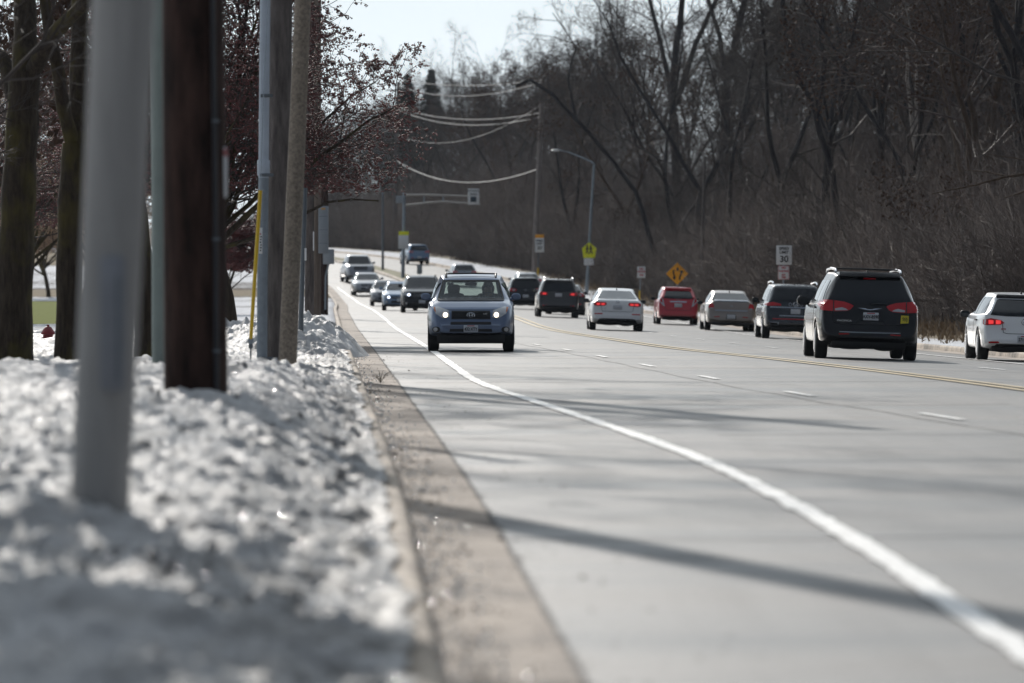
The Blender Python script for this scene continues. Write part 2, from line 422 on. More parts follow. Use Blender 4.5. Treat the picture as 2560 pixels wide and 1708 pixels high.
# ------------------------------------------------------------------ numpy noise
def vnoise(x, y, seed=0):
    xi = np.floor(x).astype(np.int64); yi = np.floor(y).astype(np.int64); fx = x - xi; fy = y - yi
    def h(a, b):
        n = (a * 374761393 + b * 668265263 + seed * 974634777) & 0x7fffffff
        n = ((n ^ (n >> 13)) * 1274126177) & 0x7fffffff
        return ((n ^ (n >> 16)) & 0xffff) / 65535.0
    fx = fx * fx * (3 - 2 * fx); fy = fy * fy * (3 - 2 * fy)
    return (h(xi, yi) * (1 - fx) + h(xi + 1, yi) * fx) * (1 - fy) + (h(xi, yi + 1) * (1 - fx) + h(xi + 1, yi + 1) * fx) * fy

def fbm(x, y, sc_, oct=5, seed=0, gain=.5):
    r = 0; a = 1; t = 0
    for i in range(oct):
        r = r + a * vnoise(x * sc_ * 2 ** i + 17.3 * i, y * sc_ * 2 ** i - 9.1 * i, seed + i); t += a; a *= gain
    return r / t

def grid_mesh(name, X, Y, Z, mat, smooth=True, parent=None):
    n, m = X.shape
    V = np.stack([X, Y, Z], -1).reshape(-1, 3)
    i = np.arange(n * m).reshape(n, m)
    Fq = np.stack([i[:-1, :-1], i[:-1, 1:], i[1:, 1:], i[1:, :-1]], -1).reshape(-1, 4)
    return np_mesh(name, V, Fq, mat, parent, smooth)

YS = np.concatenate([np.linspace(-30, 13, 12), np.geomspace(14, 760, 420)])

def strip(name, offs, mat, ys=YS):
    """offs: list of functions Y -> (X, z); a lofted sheet along the road"""
    P = [f(ys) for f in offs]
    X = np.stack([p[0] for p in P], 1); Z = np.stack([p[1] for p in P], 1); Y = np.repeat(ys[:, None], len(offs), 1)
    return structure(grid_mesh(name, X, Y, Z, mat))

# ------------------------------------------------------------------ ground
def build_ground():
    ys = np.concatenate([np.linspace(-60, 10, 8), np.geomspace(14, 1600, 170)])
    tl = np.array([520, 400, 300, 200, 140, 100, 75, 60, 50, 42, 36, 31, 27, 24, 21, 18, 16, 14, 12, 10.5, 9, 8, 7, 6, 5, 4, 3.2, 2.5, 2, 1.5, 1, .6, .3, .02])
    tr = tl[::-1]
    cols = [lk(ys) - .17 - t for t in tl] + [lk(ys) - .165, lk(ys) * .5 + rk(ys) * .5, rk(ys) + .165] + [rk(ys) + .17 + t for t in tr]
    X = np.stack(cols, 1); Y = np.repeat(ys[:, None], X.shape[1], 1)
    Z = land_z(X, Y)
    TL = lk(Y) - .17 - X; TR = X - rk(Y) - .17
    Z = Z - np.where((TL < 0) & (TR < 0), .10, 0) - np.where((TL > .1) & (Y < 150), .16, 0)
    Z += np.where(TL > 1, .10 * (fbm(X, Y, .35, 4, 3) - .5) * S(TL - 1), 0) + np.where(TR > 1, .35 * (fbm(X, Y, .2, 4, 5) - .5) * S((TR - 1) / 4), 0)
    o = structure(grid_mesh('ground', X, Y, Z, 'ground'))
    # what covers it: red snow, green turf, blue dry grass
    sn = np.zeros_like(X); gr = np.zeros_like(X); dr = np.zeros_like(X)
    L = TL > -.01; Rr = TR > -.01
    sn[L] = np.where(Y[L] < 160, .9, .62 + .35 * (fbm(X[L], Y[L], .05, 3, 9) - .5) * 2)
    u = X / np.maximum(Y, 1) * F + U0
    g1 = L & (u < 200) & (Y > 188) & (Y < 332); gr[g1] = 1.0; sn[g1] = -.15
    d1 = L & (Y > 350) & (Y < 372); dr[d1] = .9; sn[d1] = .15
    d2 = L & (Y > 440) & (Y < 520) & (TL > 8); dr[d2] = .9; sn[d2] = .2
    sn[Rr] = np.where(TR[Rr] < 1.3, .66, np.where(TR[Rr] < 2.5, .36, .06)) + np.where(Y[Rr] > 330, .35 * (1 - S((TR[Rr] - 3) / 6)), 0)
    dr[Rr] = np.where(TR[Rr] < 5.5, .9, .15)
    ca = o.data.color_attributes.new('cover', 'FLOAT_COLOR', 'POINT')
    ca.data.foreach_set('color', np.stack([sn, gr, dr, np.ones_like(sn)], -1).astype(np.float32).ravel())
build_ground()

rz = road_z
strip('road', [lambda y, k=k: ((lk(y) + .52) * (1 - k) + (rk(y) - .43) * k, rz((lk(y) + .52) * (1 - k) + (rk(y) - .43) * k, y)) for k in np.linspace(0, 1, 15)], 'asphalt')
for c, s, nm in ((lk, 1, 'left'), (rk, -1, 'right')):
    strip('gutter', [lambda y, k=k: (c(y) + s * k, rz(c(y) + s * k, y) + .004 + .012 * (1 - abs(k - .2) / .25)* 0 + (.012 if k < .05 else 0)) for k in (.0, .06, .2, .3, .54)], 'gutter')
    strip('kerb', [lambda y, k=k, h=h: (c(y) + s * k, rz(c(y), y) + h) for k, h in ((-.172, .02), (-.17, .142), (-.05, .147), (-.02, .135), (-.004, .10), (.012, .0))], 'kerb')
# dark, broken joint between gutter and asphalt
m_, t_ = newmat('tar_joint'); t_.b.inputs['Roughness'].default_value = .9
t_.link(t_.ramp(t_.noise(t_.coord(), 5, 5, .7), [(.35, (.02, .019, .018)), (.65, (.10, .09, .08))]), t_.b.inputs['Base Color'])
ysj = np.concatenate([np.linspace(-30, 13, 12), np.geomspace(14, 330, 1500)])
wob = .022 * (fbm(ysj, ysj * 0, 1.4, 5, 21) - .5) * 2
strip('gutter_joint', [lambda y: (lk(y) + .525 + wob * .6, rz(lk(y) + .53, y) + .008), lambda y: (lk(y) + .555 + wob[::-1], rz(lk(y) + .56, y) + .008)], m_, ysj)

def marking(name, c, w, mat, y0, y1, dz=.012, n=None, rag=.012):
    ys = np.linspace(y0, y1, n or max(2, int((y1 - y0) / 1.0)))
    if n is None: ys = np.geomspace(max(y0, 1), y1, 700)
    a = rag * (fbm(ys, ys * 0, 2.2, 4, 31) - .5) * 2; b = rag * (fbm(ys, ys * 0, 2.2, 4, 37) - .5) * 2
    strip(name, [lambda y: (c(y) - w / 2 + a, rz(c(y) - w / 2, y) + dz), lambda y: (c(y) + w / 2 + b, rz(c(y) + w / 2, y) + dz)], mat, ys)

marking('edge_line', wl, .15, 'white_line', 8, 380, rag=.03)
marking('edge_line', lambda y: rk(y) - 1.75, .13, 'white_line', 30, 400)
marking('centre_line', lambda y: yl(y) - .15, .12, 'yellow_line', 30, 372)
marking('centre_line', lambda y: yl(y) + .15, .12, 'yellow_line', 30, 372)

MAT['tar'] = simple('tar_seam', (.03, .029, .029), .6, var=.3, scale=4)
marking('tar_seam', lambda y: ld(y) - .32 + .03 * np.sin(y * .7), .035, 'tar', 14, 300, .006, None, .02)
for k, (y0, x0, x1) in enumerate(((33, -.1, 3.2), (47, 0, 5), (55, 2, 7), (68, -.8, 6), (83, -1.4, 7.4), (96, .5, 9), (108, -2, 3), (118, -2.6, 10.5), (139, -2, 9), (165, -3, 8))):
    xs = np.linspace(x0, x1, 60); yy = y0 + .5 * (fbm(xs, xs * 0 + k, .6, 4, 40 + k) - .5) * 2 + .08 * xs; w_ = .02 + .0005 * y0
    X = np.stack([xs, xs], 1); Y = np.stack([yy - w_, yy + w_], 1)
    structure(grid_mesh('tar_seam', X, Y, road_z(X, Y) + .005, 'tar'))

def dashes(name, c, ph, y0, y1):
    V = []; Q = []
    y = ph - 12.2 * int((ph - y0) / 12.2)
    while y < y1:
        yy = np.linspace(y - 1.5, y + 1.5, 6)
        for i in range(6):
            for sx in (-.055, .055): V.append((float(c(yy[i])) + sx, yy[i], float(rz(c(yy[i]) + sx, yy[i])) + .012))
        b = len(V) - 12
        Q += [(b + 2*i, b + 2*i + 1, b + 2*i + 3, b + 2*i + 2) for i in range(5)]
        y += 12.2
    structure(np_mesh(name, V, Q, 'white_line'))
dashes('lane_marking', ld, 98.8, 20, 330)
dashes('lane_marking', lambda y: yl(y) + 3.1, 150, 30, 340)
# the raised island on the hill
def island():
    y0, y1 = 384, 540; ys = np.linspace(y0, y1, 90)
    c = lambda y: yl(y) - .1
    w = lambda y: .75 * np.sqrt(np.clip((y - y0) / 4, 0, 1)) * np.sqrt(np.clip((y1 - y) / 4, 0, 1))
    P = [(-1.02, .0), (-1, .15), (-.82, .16), (-.7, .16), (0, .2), (.7, .16), (.82, .16), (1, .15), (1.02, 0)]
    strip('traffic_island', [lambda y, k=k, h=h: (c(y) + k * w(y), rz(c(y), y) + h + .01) for k, h in P], 'kerb', ys)
    strip('island_turf', [lambda y, k=k, h=h: (c(y) + k * w(y), rz(c(y), y) + h + .01) for k, h in ((-.72, .165), (0, .215), (.72, .165))], 'leafturf', ys)
MAT['leafturf'] = simple('dry_turf', (.16, .15, .07), .95, var=.5, scale=.8)
island()

# ------------------------------------------------------------------ lumpy old snow on the near verge
def snow_shape(X, Y):
    z = .085 * (fbm(X, Y * .8, 1.1, 3, 51) - .5) * 2
    z = z + .035 * (np.abs(fbm(X, Y * .8, 2.7, 3, 61) - .5) * 2 - .25)
    z = z + .062 * (np.abs(fbm(X, Y * .7, 6.5, 3, 85) - .5) * 2 - .2)
    z = z + .062 * (fbm(X, Y * .7, 14, 3, 71, .6) - .5)
    c = fbm(X, Y * .8, 4.4, 2, 95)
    z = z + .05 * S((c - .64) * 7)
    return z

def build_snow():
    ys = np.geomspace(9, 152, 1750)
    ts = np.concatenate([np.arange(0, 2.4, .03), np.arange(2.4, 5.5, .06), np.arange(5.5, 14, .13)])
    jit = .05 * (fbm(ys, ys * 0, 2.6, 4, 91) - .45) + .05 * (fbm(ys, ys * 0, .5, 2, 93) - .5)
    X = lk(ys)[:, None] - .16 - jit[:, None] * 2.2 * np.exp(-ts[None, :] * 3) + .05 * np.exp(-ts[None, :] * 3) - ts[None, :]
    Y = np.repeat(ys[:, None], len(ts), 1)
    Z = land_z(np.minimum(X, lk(Y) - .171), Y)
    k = S(ts / .14)[None, :]
    z = snow_shape(X, Y)
    # hollows and soil clods in the foreground
    def bump(x, y, rx, ry, h): return h * np.exp(-((X - x) / rx) ** 2 - ((Y - y) / ry) ** 2)
    z = z + bump(-1.55, 22.2, .45, 1.2, -.16) + bump(-1.3, 20.4, .6, .8, .10) + bump(-2.2, 26, .3, .5, .10) + bump(-.9, 23.5, .25, .8, -.07)
    Z = Z + k * z + .012 + .02 * (1 - k)
    o = structure(grid_mesh('snow_bank', X, Y, Z, 'snow'))
    g = .85 * np.exp(-(np.repeat(ts[None, :], len(ys), 0) - .12) ** 2 / .35) + .5 * np.exp(-((X + 1.5) / .9) ** 2 - ((Y - 23.2) / 2.2) ** 2)  # dirt along the kerb, plus a darker patch around the foreground hollow
    g = np.clip(g, 0, .9); ca = o.data.color_attributes.new('snow_dark', 'FLOAT_COLOR', 'POINT')
    ca.data.foreach_set('color', np.stack([g, g, g, np.ones_like(g)], -1).astype(np.float32).ravel())
build_snow()

def snow_top(X, Y):
    return gz(X, Y)

def snow_pile(c, rx, ry, h, seed, label, chunk):
    n = 130; a = np.linspace(-1.15, 1.15, n); A, B = np.meshgrid(a, a)
    r = np.sqrt(A * A + B * B); X = c[0] + A * rx; Y = c[1] + B * ry
    w = S(1.25 - r) ** .8
    z = h * np.clip(1 - r ** 2.6, -.35, 1) * (.75 + .5 * fbm(X, Y, .9, 3, seed))
    z = z + w * chunk * (np.abs(fbm(X, Y * .8, 4.2, 4, seed + 3) - .5) * 2 - .2) * 1.6 + w * chunk * .9 * (fbm(X, Y, 9, 4, seed + 5) - .5)
    base = road_z(X, Y)
    o = grid_mesh('snow_pile', X, Y, base + z - .02, 'snow')
    tag(o, label, 'snow pile', None)
snow_pile((-3.75, 97.5), 1.05, 3.0, .52, 101, 'grey chunky ploughed snow pile against the kerb, nearer of the two', .16)
snow_pile((-4.5, 112), 1.7, 4.5, .80, 111, 'rounded white ploughed snow pile spilling over the gutter behind the grey one', .15)
snow_pile((-6.3, 121), 1.3, 4, .62, 121, 'low white snow heap behind the yellow guy wire guard', .14)

# grit, leaves and ice crumbs in the gutter
def debris():
    n = 2200; V = []; Fc = []
    y = nr.uniform(0, 1, n) ** 1.6 * 110 + 16; t = np.abs(nr.normal(.06, .16, n)); t = np.where(nr.random(n) < .2, nr.uniform(0, 1.3, n), t)
    keep = fbm(y, t * 3, .22, 3, 7) > .42
    y, t = y[keep], t[keep]; s = nr.uniform(.004, .016, len(y)) * np.where(nr.random(len(y)) < .06, 2.0, 1); x = lk(y) + .03 + t
    z = road_z(x, y) + .006
    o = np.array([(1, 0, 0), (-.5, .8, 0), (-.5, -.8, 0), (.1, .1, .8)])
    a = nr.uniform(0, 6.28, len(y)); ca, sa = np.cos(a), np.sin(a)
    P = np.stack([np.stack([o[k, 0] * ca - o[k, 1] * sa, o[k, 0] * sa + o[k, 1] * ca, np.full(len(y), o[k, 2])], -1) for k in range(4)], 1) * s[:, None, None]
    P = P + np.stack([x, y, z], -1)[:, None, :]
    idx = np.arange(len(y))[:, None] * 4
    Fc = np.concatenate([idx + np.array(q) for q in ((0, 1, 3), (1, 2, 3), (2, 0, 3))])
    np_mesh('gutter_debris', P.reshape(-1, 3), Fc, simple('grit', (.07, .05, .04), .9, var=.7, scale=9))['kind'] = 'stuff'
debris()

OCT0 = np.array([(1, 0, 0), (-1, 0, 0), (0, 1, 0), (0, -1, 0), (0, 0, 1), (0, 0, -1)], float)
OCT0F = np.array([(0, 2, 4), (2, 1, 4), (1, 3, 4), (3, 0, 4), (2, 0, 5), (1, 2, 5), (3, 1, 5), (0, 3, 5)])
# dirty ice crumbs and soil clods thrown up by the plough
def clods():
    m = 420
    y = np.exp(nr.uniform(math.log(17), math.log(125), m)); t = np.abs(nr.normal(0, 1.1, m)) + .05
    x = lk(y) - .2 - t; s = nr.uniform(.012, .038, m) * np.where(nr.random(m) < .05, 2.0, 1)
    z = land_z(x, y) + snow_shape(x, y) + s * .25
    g = (1 + 5 ** .5) / 2
    iv = np.array([(-1, g, 0), (1, g, 0), (-1, -g, 0), (1, -g, 0), (0, -1, g), (0, 1, g), (0, -1, -g), (0, 1, -g), (g, 0, -1), (g, 0, 1), (-g, 0, -1), (-g, 0, 1)]) / 1.9
    iF = np.array([(0, 11, 5), (0, 5, 1), (0, 1, 7), (0, 7, 10), (0, 10, 11), (1, 5, 9), (5, 11, 4), (11, 10, 2), (10, 7, 6), (7, 1, 8), (3, 9, 4), (3, 4, 2), (3, 2, 6), (3, 6, 8), (3, 8, 9), (4, 9, 5), (2, 4, 11), (6, 2, 10), (8, 6, 7), (9, 8, 1)])
    V = iv[None] * nr.uniform(.6, 1.3, (m, 12, 1)) * (s[:, None] * nr.uniform(.7, 1.5, (m, 3)))[:, None, :] + np.stack([x, y, z], -1)[:, None, :]
    Fc = (np.arange(m)[:, None, None] * 12 + iF[None]).reshape(-1, 3)
    # glassy ice crumbs added to make the snow sparkle in the sun
    n = 5200; y2 = np.exp(nr.uniform(math.log(18), math.log(120), n)); x2 = lk(y2) - .15 - np.abs(nr.normal(0, 1.8, n)); k = nr.random(n) < .12; x2 = np.where(k, lk(y2) + np.abs(nr.normal(.1, .12, n)), x2)
    z2 = np.where(k, road_z(x2, y2) + .012, land_z(np.minimum(x2, lk(y2) - .18), y2) + snow_shape(x2, y2) + .018)
    s2 = nr.uniform(.006, .016, n); q = nr.normal(size=(n, 3, 3)); q, _ = np.linalg.qr(q)
    P2 = np.einsum('kj,njl->nkl', OCT0, q) * s2[:, None, None] + np.stack([x2, y2, z2], -1)[:, None, :]
    ic = simple('melt_ice', (.75, .77, .8), .16, var=.05, spec=1.0)
    np_mesh('sparkle_crumbs', P2.reshape(-1, 3), (np.arange(n)[:, None, None] * 6 + OCT0F[None]).reshape(-1, 3), ic)['kind'] = 'stuff'
    np_mesh('snow_clods', V.reshape(-1, 3), Fc, simple('dirty_ice', (.26, .25, .245), .7, var=.85, scale=5))['kind'] = 'stuff'
clods()
# ------------------------------------------------------------------ trees
def rot_about(v, axis, a): return Matrix.Rotation(a, 3, axis) @ v

def branch_path(r, p, d, L, seg, wob, trop):
    pts = [p.copy()]; d = d.normalized()
    for i in range(seg):
        d = (d + Vector((r.gauss(0, wob), r.gauss(0, wob), r.gauss(0, wob) + trop))).normalized()
        p = p + d * (L / seg); pts.append(p.copy())
    return pts

def along(pts, t):
    k = t * (len(pts) - 1); i = min(int(k), len(pts) - 2); f = k - i
    return pts[i].lerp(pts[i + 1], f), (pts[i + 1] - pts[i]).normalized()

def ramify(r, out, pts, rad, L, level, cfg):
    """children of a branch: cfg[level] = (count, length share, radius share, angle, segments, wobble, tropism, first)"""
    if level >= len(cfg): return
    n, ls, rs, ang, seg, wob, trop, t0 = cfg[level]
    n = max(1, int(n * r.uniform(.8, 1.25)))
    for i in range(n):
        t = t0 + (1 - t0) * ((i + r.random()) / n) ** .9
        p, d = along(pts, min(t, .995))
        ax = d.orthogonal().normalized(); ax = rot_about(ax, d, r.uniform(0, 6.283))
        nd = rot_about(d, ax, R(ang * r.uniform(.65, 1.3)))
        l = L * ls * (1.15 - .6 * t) * r.uniform(.7, 1.3)
        rr = max(rad * rs * (1.1 - .55 * t), cfg_min)
        q = branch_path(r, p, nd, l, seg, wob, trop)
        out.append((level, q, rr))
        ramify(r, out, q, rr, l, level + 1, cfg)
cfg_min = .007

def taper(rad, n, e=.35): return [rad * (1 - (1 - e) * i / (n - 1)) for i in range(n)]

def twigs_mesh(name, items, mat, parent, sides=3):
    """all thin branches of a crown, vectorised"""
    V = []; Fq = []; base = 0
    by = {}
    for lv, q, r in items: by.setdefault(len(q), []).append((q, r))
    Vs = []; Fs = []
    ang = np.arange(sides) * 2 * np.pi / sides
    for k, lst in by.items():
        P = np.array([[tuple(p) for p in q] for q, r in lst]); rad = np.array([r for q, r in lst])
        d = np.empty_like(P); d[:, 1:-1] = P[:, 2:] - P[:, :-2]; d[:, 0] = P[:, 1] - P[:, 0]; d[:, -1] = P[:, -1] - P[:, -2]
        d /= np.linalg.norm(d, axis=-1, keepdims=True) + 1e-9
        ref = np.where(np.abs(d[..., 2:3]) < .9, np.array([0, 0, 1.0]), np.array([1.0, 0, 0]))
        u = np.cross(d, ref); u /= np.linalg.norm(u, axis=-1, keepdims=True) + 1e-9; w_ = np.cross(d, u)
        tp = rad[:, None] * (1 - .62 * np.arange(k) / (k - 1))[None, :]
        ring = P[:, :, None, :] + (u[:, :, None, :] * np.cos(ang)[None, None, :, None] + w_[:, :, None, :] * np.sin(ang)[None, None, :, None]) * tp[:, :, None, None]
        m = len(lst); idx = base + np.arange(m * k * sides).reshape(m, k, sides)
        a = idx[:, :-1, :]; b = np.roll(a, -1, 2); c = idx[:, 1:, :]; e = np.roll(c, -1, 2)
        Vs.append(ring.reshape(-1, 3)); Fs.append(np.stack([a, b, e, c], -1).reshape(-1, 4)); base += m * k * sides
    return np_mesh(name, np.concatenate(Vs), np.concatenate(Fs), mat, parent, True)

OCT_V = np.array([(1, 0, 0), (-1, 0, 0), (0, 1, 0), (0, -1, 0), (0, 0, 1), (0, 0, -1)], float)
OCT_F = np.array([(0, 2, 4), (2, 1, 4), (1, 3, 4), (3, 0, 4), (2, 0, 5), (1, 2, 5), (3, 1, 5), (0, 3, 5)])
def bits_mesh(name, P, size, mat, parent, leaf=False):
    """many small fruits (octahedra) or curled leaves (bent quads)"""
    P = np.asarray(P); m = len(P); s = size * nr.uniform(.6, 1.35, m)
    if leaf:
        a = nr.normal(size=(m, 3)); a /= np.linalg.norm(a, axis=1, keepdims=True); b = np.cross(a, nr.normal(size=(m, 3))); b /= np.linalg.norm(b, axis=1, keepdims=True) + 1e-9
        c = np.cross(a, b)
        V = np.stack([P - a * s[:, None], P + b * s[:, None] * .55 + c * s[:, None] * .2, P + a * s[:, None], P - b * s[:, None] * .55 + c * s[:, None] * .2], 1)
        Fq = np.arange(m)[:, None] * 4 + np.array([[0, 1, 2, 3]])
        return np_mesh(name, V.reshape(-1, 3), Fq, mat, parent)
    V = P[:, None, :] + OCT_V[None] * s[:, None, None]
    Fq = (np.arange(m)[:, None, None] * 6 + OCT_F[None]).reshape(-1, 3)
    return np_mesh(name, V.reshape(-1, 3), Fq, mat, parent, True)

def wood_tree(seed, H, rad, label, fork=.4, lean=.06, bark='bark_wood', twig='twig', leaves=0, spread=38, narrow=1.0):
    r = random.Random(seed)
    root = empty('bare_tree', (0, 0, 0), label, 'tree')
    limbs = []; fine = []
    tr = branch_path(r, Vector((0, 0, -.4)), Vector((r.uniform(-lean, lean), r.uniform(-lean, lean), 1)), H * fork, 5, .045, .04)
    mb = MB(); mb.tube(tr, taper(rad, 6, .72), 9)
    mb.tube([tr[0], tr[0] + Vector((0, 0, .9))], [rad * 1.5, rad * .98], 9)
    nl = r.choice((2, 2, 3))
    leaders = []
    a0 = r.uniform(0, 6.28)
    for i in range(nl):
        a = a0 + i * 6.283 / nl + r.uniform(-.4, .4); tilt = R(r.uniform(14, 30))
        d = Vector((math.sin(tilt) * math.cos(a), math.sin(tilt) * math.sin(a), math.cos(tilt)))
        q = branch_path(r, tr[-1], d, H * (1 - fork) * r.uniform(.8, 1.05), 7, .10, .06)
        leaders.append(q); mb.tube(q, taper(rad * r.uniform(.5, .68), 8, .22), 7)
    mb.build('trunk', bark, root)
    out = []
    cfg = [(9, .52, .34, spread, 5, .13, .03, .12), (7, .5, .5, 42, 4, .16, .02, .2), (7, .52, .5, 42, 3, .16, .02, .15), (5, .6, .6, 38, 2, .15, .0, .15)]
    for q in leaders: ramify(r, out, q, rad * .62, H * (1 - fork) * narrow, 0, cfg)
    low = [(6, .42, .22, 62, 5, .14, .02, .45)] + cfg[1:]
    ramify(r, out, tr, rad, H * .55 * narrow, 0, low)
    big = [x for x in out if x[0] <= 1]; small = [x for x in out if x[0] > 1]
    mb = MB()
    for lv, q, rr in big: mb.tube(q, taper(rr, len(q), .3), 5, False)
    cr = mb.build('crown', twig if leaves else 'twig', root)
    twigs_mesh('twigs', small, twig, root)
    if leaves:
        tips = [q[-1] for lv, q, rr in small if lv >= 2]; P = [tuple(p + Vector((r.gauss(0, .18), r.gauss(0, .18), r.gauss(0, .18)))) for p in tips for _ in range(leaves) if r.random() < .6]
        bits_mesh('dry_leaves', P, .085, 'leaf_dry', root, True)
    return root

def place(proto, used, X, Y, rz=None, s=1, label=None, group=None, tilt=0):
    o = proto if not used.get(proto.name) else copy_tree(proto)
    used[proto.name] = 1
    o.location = (X, Y, gz(X, Y) - .05); o.rotation_euler = (0, tilt, rng.uniform(0, 6.28) if rz is None else rz); o.scale = (s, s, s)
    tag(o, label, None, group); return o

WOOD = [('grey brown bare tree with a fine twig crown in the wood beyond the right kerb', dict(seed=1, H=18, rad=.24, fork=.35)),
        ('tall bare tree forking low into spreading limbs in the wood beyond the right kerb', dict(seed=2, H=20, rad=.30, fork=.22, spread=46)),
        ('slender bare tree with upright branches in the wood beyond the right kerb', dict(seed=3, H=17, rad=.16, fork=.5, spread=30, narrow=.7)),
        ('bare oak still holding some brown dry leaves in the wood beyond the right kerb', dict(seed=4, H=17, rad=.26, fork=.32, leaves=2, bark='bark_brown', twig='twig_red')),
        ('leaning bare tree with crooked limbs in the wood beyond the right kerb', dict(seed=5, H=16, rad=.22, fork=.38, lean=.30, spread=50)),
        ('short bushy bare tree with dense reddish twigs in the wood beyond the right kerb', dict(seed=6, H=10, rad=.13, fork=.25, spread=48, twig='twig_red', bark='bark_brown'))]
protos = [wood_tree(label=l, **k) for l, k in WOOD]
FAR = 'hazy bare tree on the wooded hill behind the top of the road'
USED = {}
def plant_wood():
    n = 0
    # nearest rows first: trunks one can tell apart
    rows = [(172, 1.0), (186, 1.0), (200, 1.0), (214, 1.), (228, 1), (242, 1), (256, 1), (270, 1), (286, 1), (302, 1), (320, 1), (340, 1), (362, 1), (386, 1), (412, 1.05), (440, 1.05), (470, 1.1)]
    for Y, s in rows:
        Xmax = .094 * Y + 2; x = float(rk(np.array(Y))) + rng.uniform(5, 7.5); 
        while x < Xmax and n < 168:
            tr = x - float(rk(np.array(Y)))
            if not (Y > 330 and x / Y * F + U0 < 1335 ):
                k = rng.choices(range(6), (4, 4, 4, 3, 2, 8 if tr < 14 else 2))[0]
                sc_ = s * rng.uniform(.80, 1.12)
                u = x / Y * F + U0
                if u < 1500: sc_ *= .76 + .24 * max(0, (u - 1335) / 165)
                place(protos[k], USED, x, Y + rng.uniform(-5, 5), s=sc_, group='bare trees of the wood beyond the right kerb')
                n += 1
            x += rng.uniform(2.0, 4.2)
    m = 0
    for i in range(400):
        Y = rng.uniform(500, 820); u = rng.uniform(600, 1520); X = (u - U0) / F * Y
        tr = X - float(rk(np.array(Y))); tl = float(lk(np.array(Y))) - X
        if tr < 5 and tl < 7: continue
        if m >= 112: break
        hz = 1.0 if u < 1000 else .98
        o = place(protos[rng.choice((0, 1, 2, 3, 4, 5, 0))], USED, X, Y, s=hz * rng.uniform(.75, 1.05), label=FAR, group='bare trees on the far hill'); m += 1
plant_wood()

# big trees of the wood that read by themselves
def feature(paths, mat, label, Y, crown=True, seed=0, twig='twig', Lk=1.0):
    """trunk and limbs given as pixel paths with pixel widths, at distance Y"""
    b = paths[0][0][0]; P0 = at(b[0], b[1], Y); P0.z = gz(P0.x, Y) - .2
    root = empty('bare_tree', P0, label, 'tree'); r = random.Random(seed); mb = MB(); out = []
    for path, w0, w1, dy in paths:
        pts = [at(u, v, Y + dy * i / max(1, len(path) - 1)) - P0 for i, (u, v) in enumerate(path)]
        # round the path
        q = []
        for i in range(len(pts) - 1):
            for f in (0, .33, .66): q.append(pts[i].lerp(pts[i+1], f) + Vector((r.gauss(0, .03), r.gauss(0, .03), 0)))
        q.append(pts[-1]); rr = [(w0 + (w1 - w0) * i / (len(q) - 1)) / 2 * Y / F for i in range(len(q))]
        rr = [k * .82 for k in rr]; mb.tube(q, rr, 10)
        L = sum((q[i+1] - q[i]).length for i in range(len(q) - 1))
        if crown: ramify(r, out, q, max(.05, rr[-1] * 1.1), min(L, 7) * Lk, 0, [(5, .5, .55, 45, 5, .14, .03, .35), (6, .5, .5, 42, 4, .16, .02, .2), (6, .5, .5, 42, 3, .16, .02, .15), (4, .6, .6, 38, 2, .15, .0, .15)])
    mb.build('trunk', mat, root)
    if out: twigs_mesh('crown', out, twig, root, 4)
    return root
feature([([(1698, 700), (1690, 480), (1688, 330), (1680, 200), (1700, 60), (1720, -120)], 34, 16, 0), ([(1688, 330), (1672, 200), (1640, 60), (1600, -80)], 20, 10, 2), ([(1690, 260), (1740, 110), (1790, 0), (1850, -140)], 20, 9, -3)],
        'bark_wood', 'thick bare tree forking wide above the amber diamond sign', 398, seed=31)
feature([([(1800, 720), (1806, 420), (1815, 220), (1840, 90), (1880, -80)], 36, 18, 0), ([(1815, 230), (1800, 90), (1770, 0), (1720, -120)], 18, 9, 2), ([(1830, 70), (1850, 160), (1925, 260), (2000, 330), (2030, 420)], 6, 12, 1)],
        'bark_wood', 'thick bare tree with two upright leaders left of the speed limit sign', 378, seed=32)
feature([([(2110, 640), (2080, 430), (2040, 280), (2000, 200), (1960, 60), (1950, -100)], 22, 14, 0), ([(2040, 290), (2060, 150), (2050, 0), (2070, -120)], 20, 12, 2), ([(2100, 300), (2110, 170), (2140, 60), (2160, -80)], 16, 10, 1)],
        'bark_wood', 'dark bare tree of several crooked stems above the black minivan', 235, seed=33)
feature([([(2296, 560), (2292, 400), (2280, 300), (2268, 200), (2265, 118)], 17, 9, 0), ([(2291, 330), (2293, 200), (2290, 150)], 11, 6, 1)],
        'bark_pale', 'pale dead tree stub with two bare prongs inside the dark wood', 225, crown=False, seed=34)
feature([([(2430, 640), (2420, 400), (2412, 220), (2405, 90), (2380, -100)], 26, 16, 0), ([(2412, 230), (2440, 100), (2470, 0), (2500, -100)], 18, 8, 1)],
        'bark_wood', 'tall dark bare tree rising behind the white hatchback', 205, seed=35)
feature([([(2545, 660), (2550, 400), (2540, 200), (2550, 0), (2556, -150)], 34, 24, 0), ([(2545, 250), (2490, 120), (2480, 0), (2470, -90)], 16, 9, 2)],
        'bark_wood', 'thick near black bare tree at the right edge of the wood', 190, seed=36)
feature([([(1640, 640), (1590, 480), (1530, 400), (1440, 300), (1380, 235), (1325, 200), (1290, 215)], 16, 8, 0), ([(1440, 300), (1420, 200), (1440, 120)], 8, 5, 1)],
        'bark_wood', 'long leaning bare tree arching left toward the utility pole by the kerb', 345, seed=37, Lk=.6)
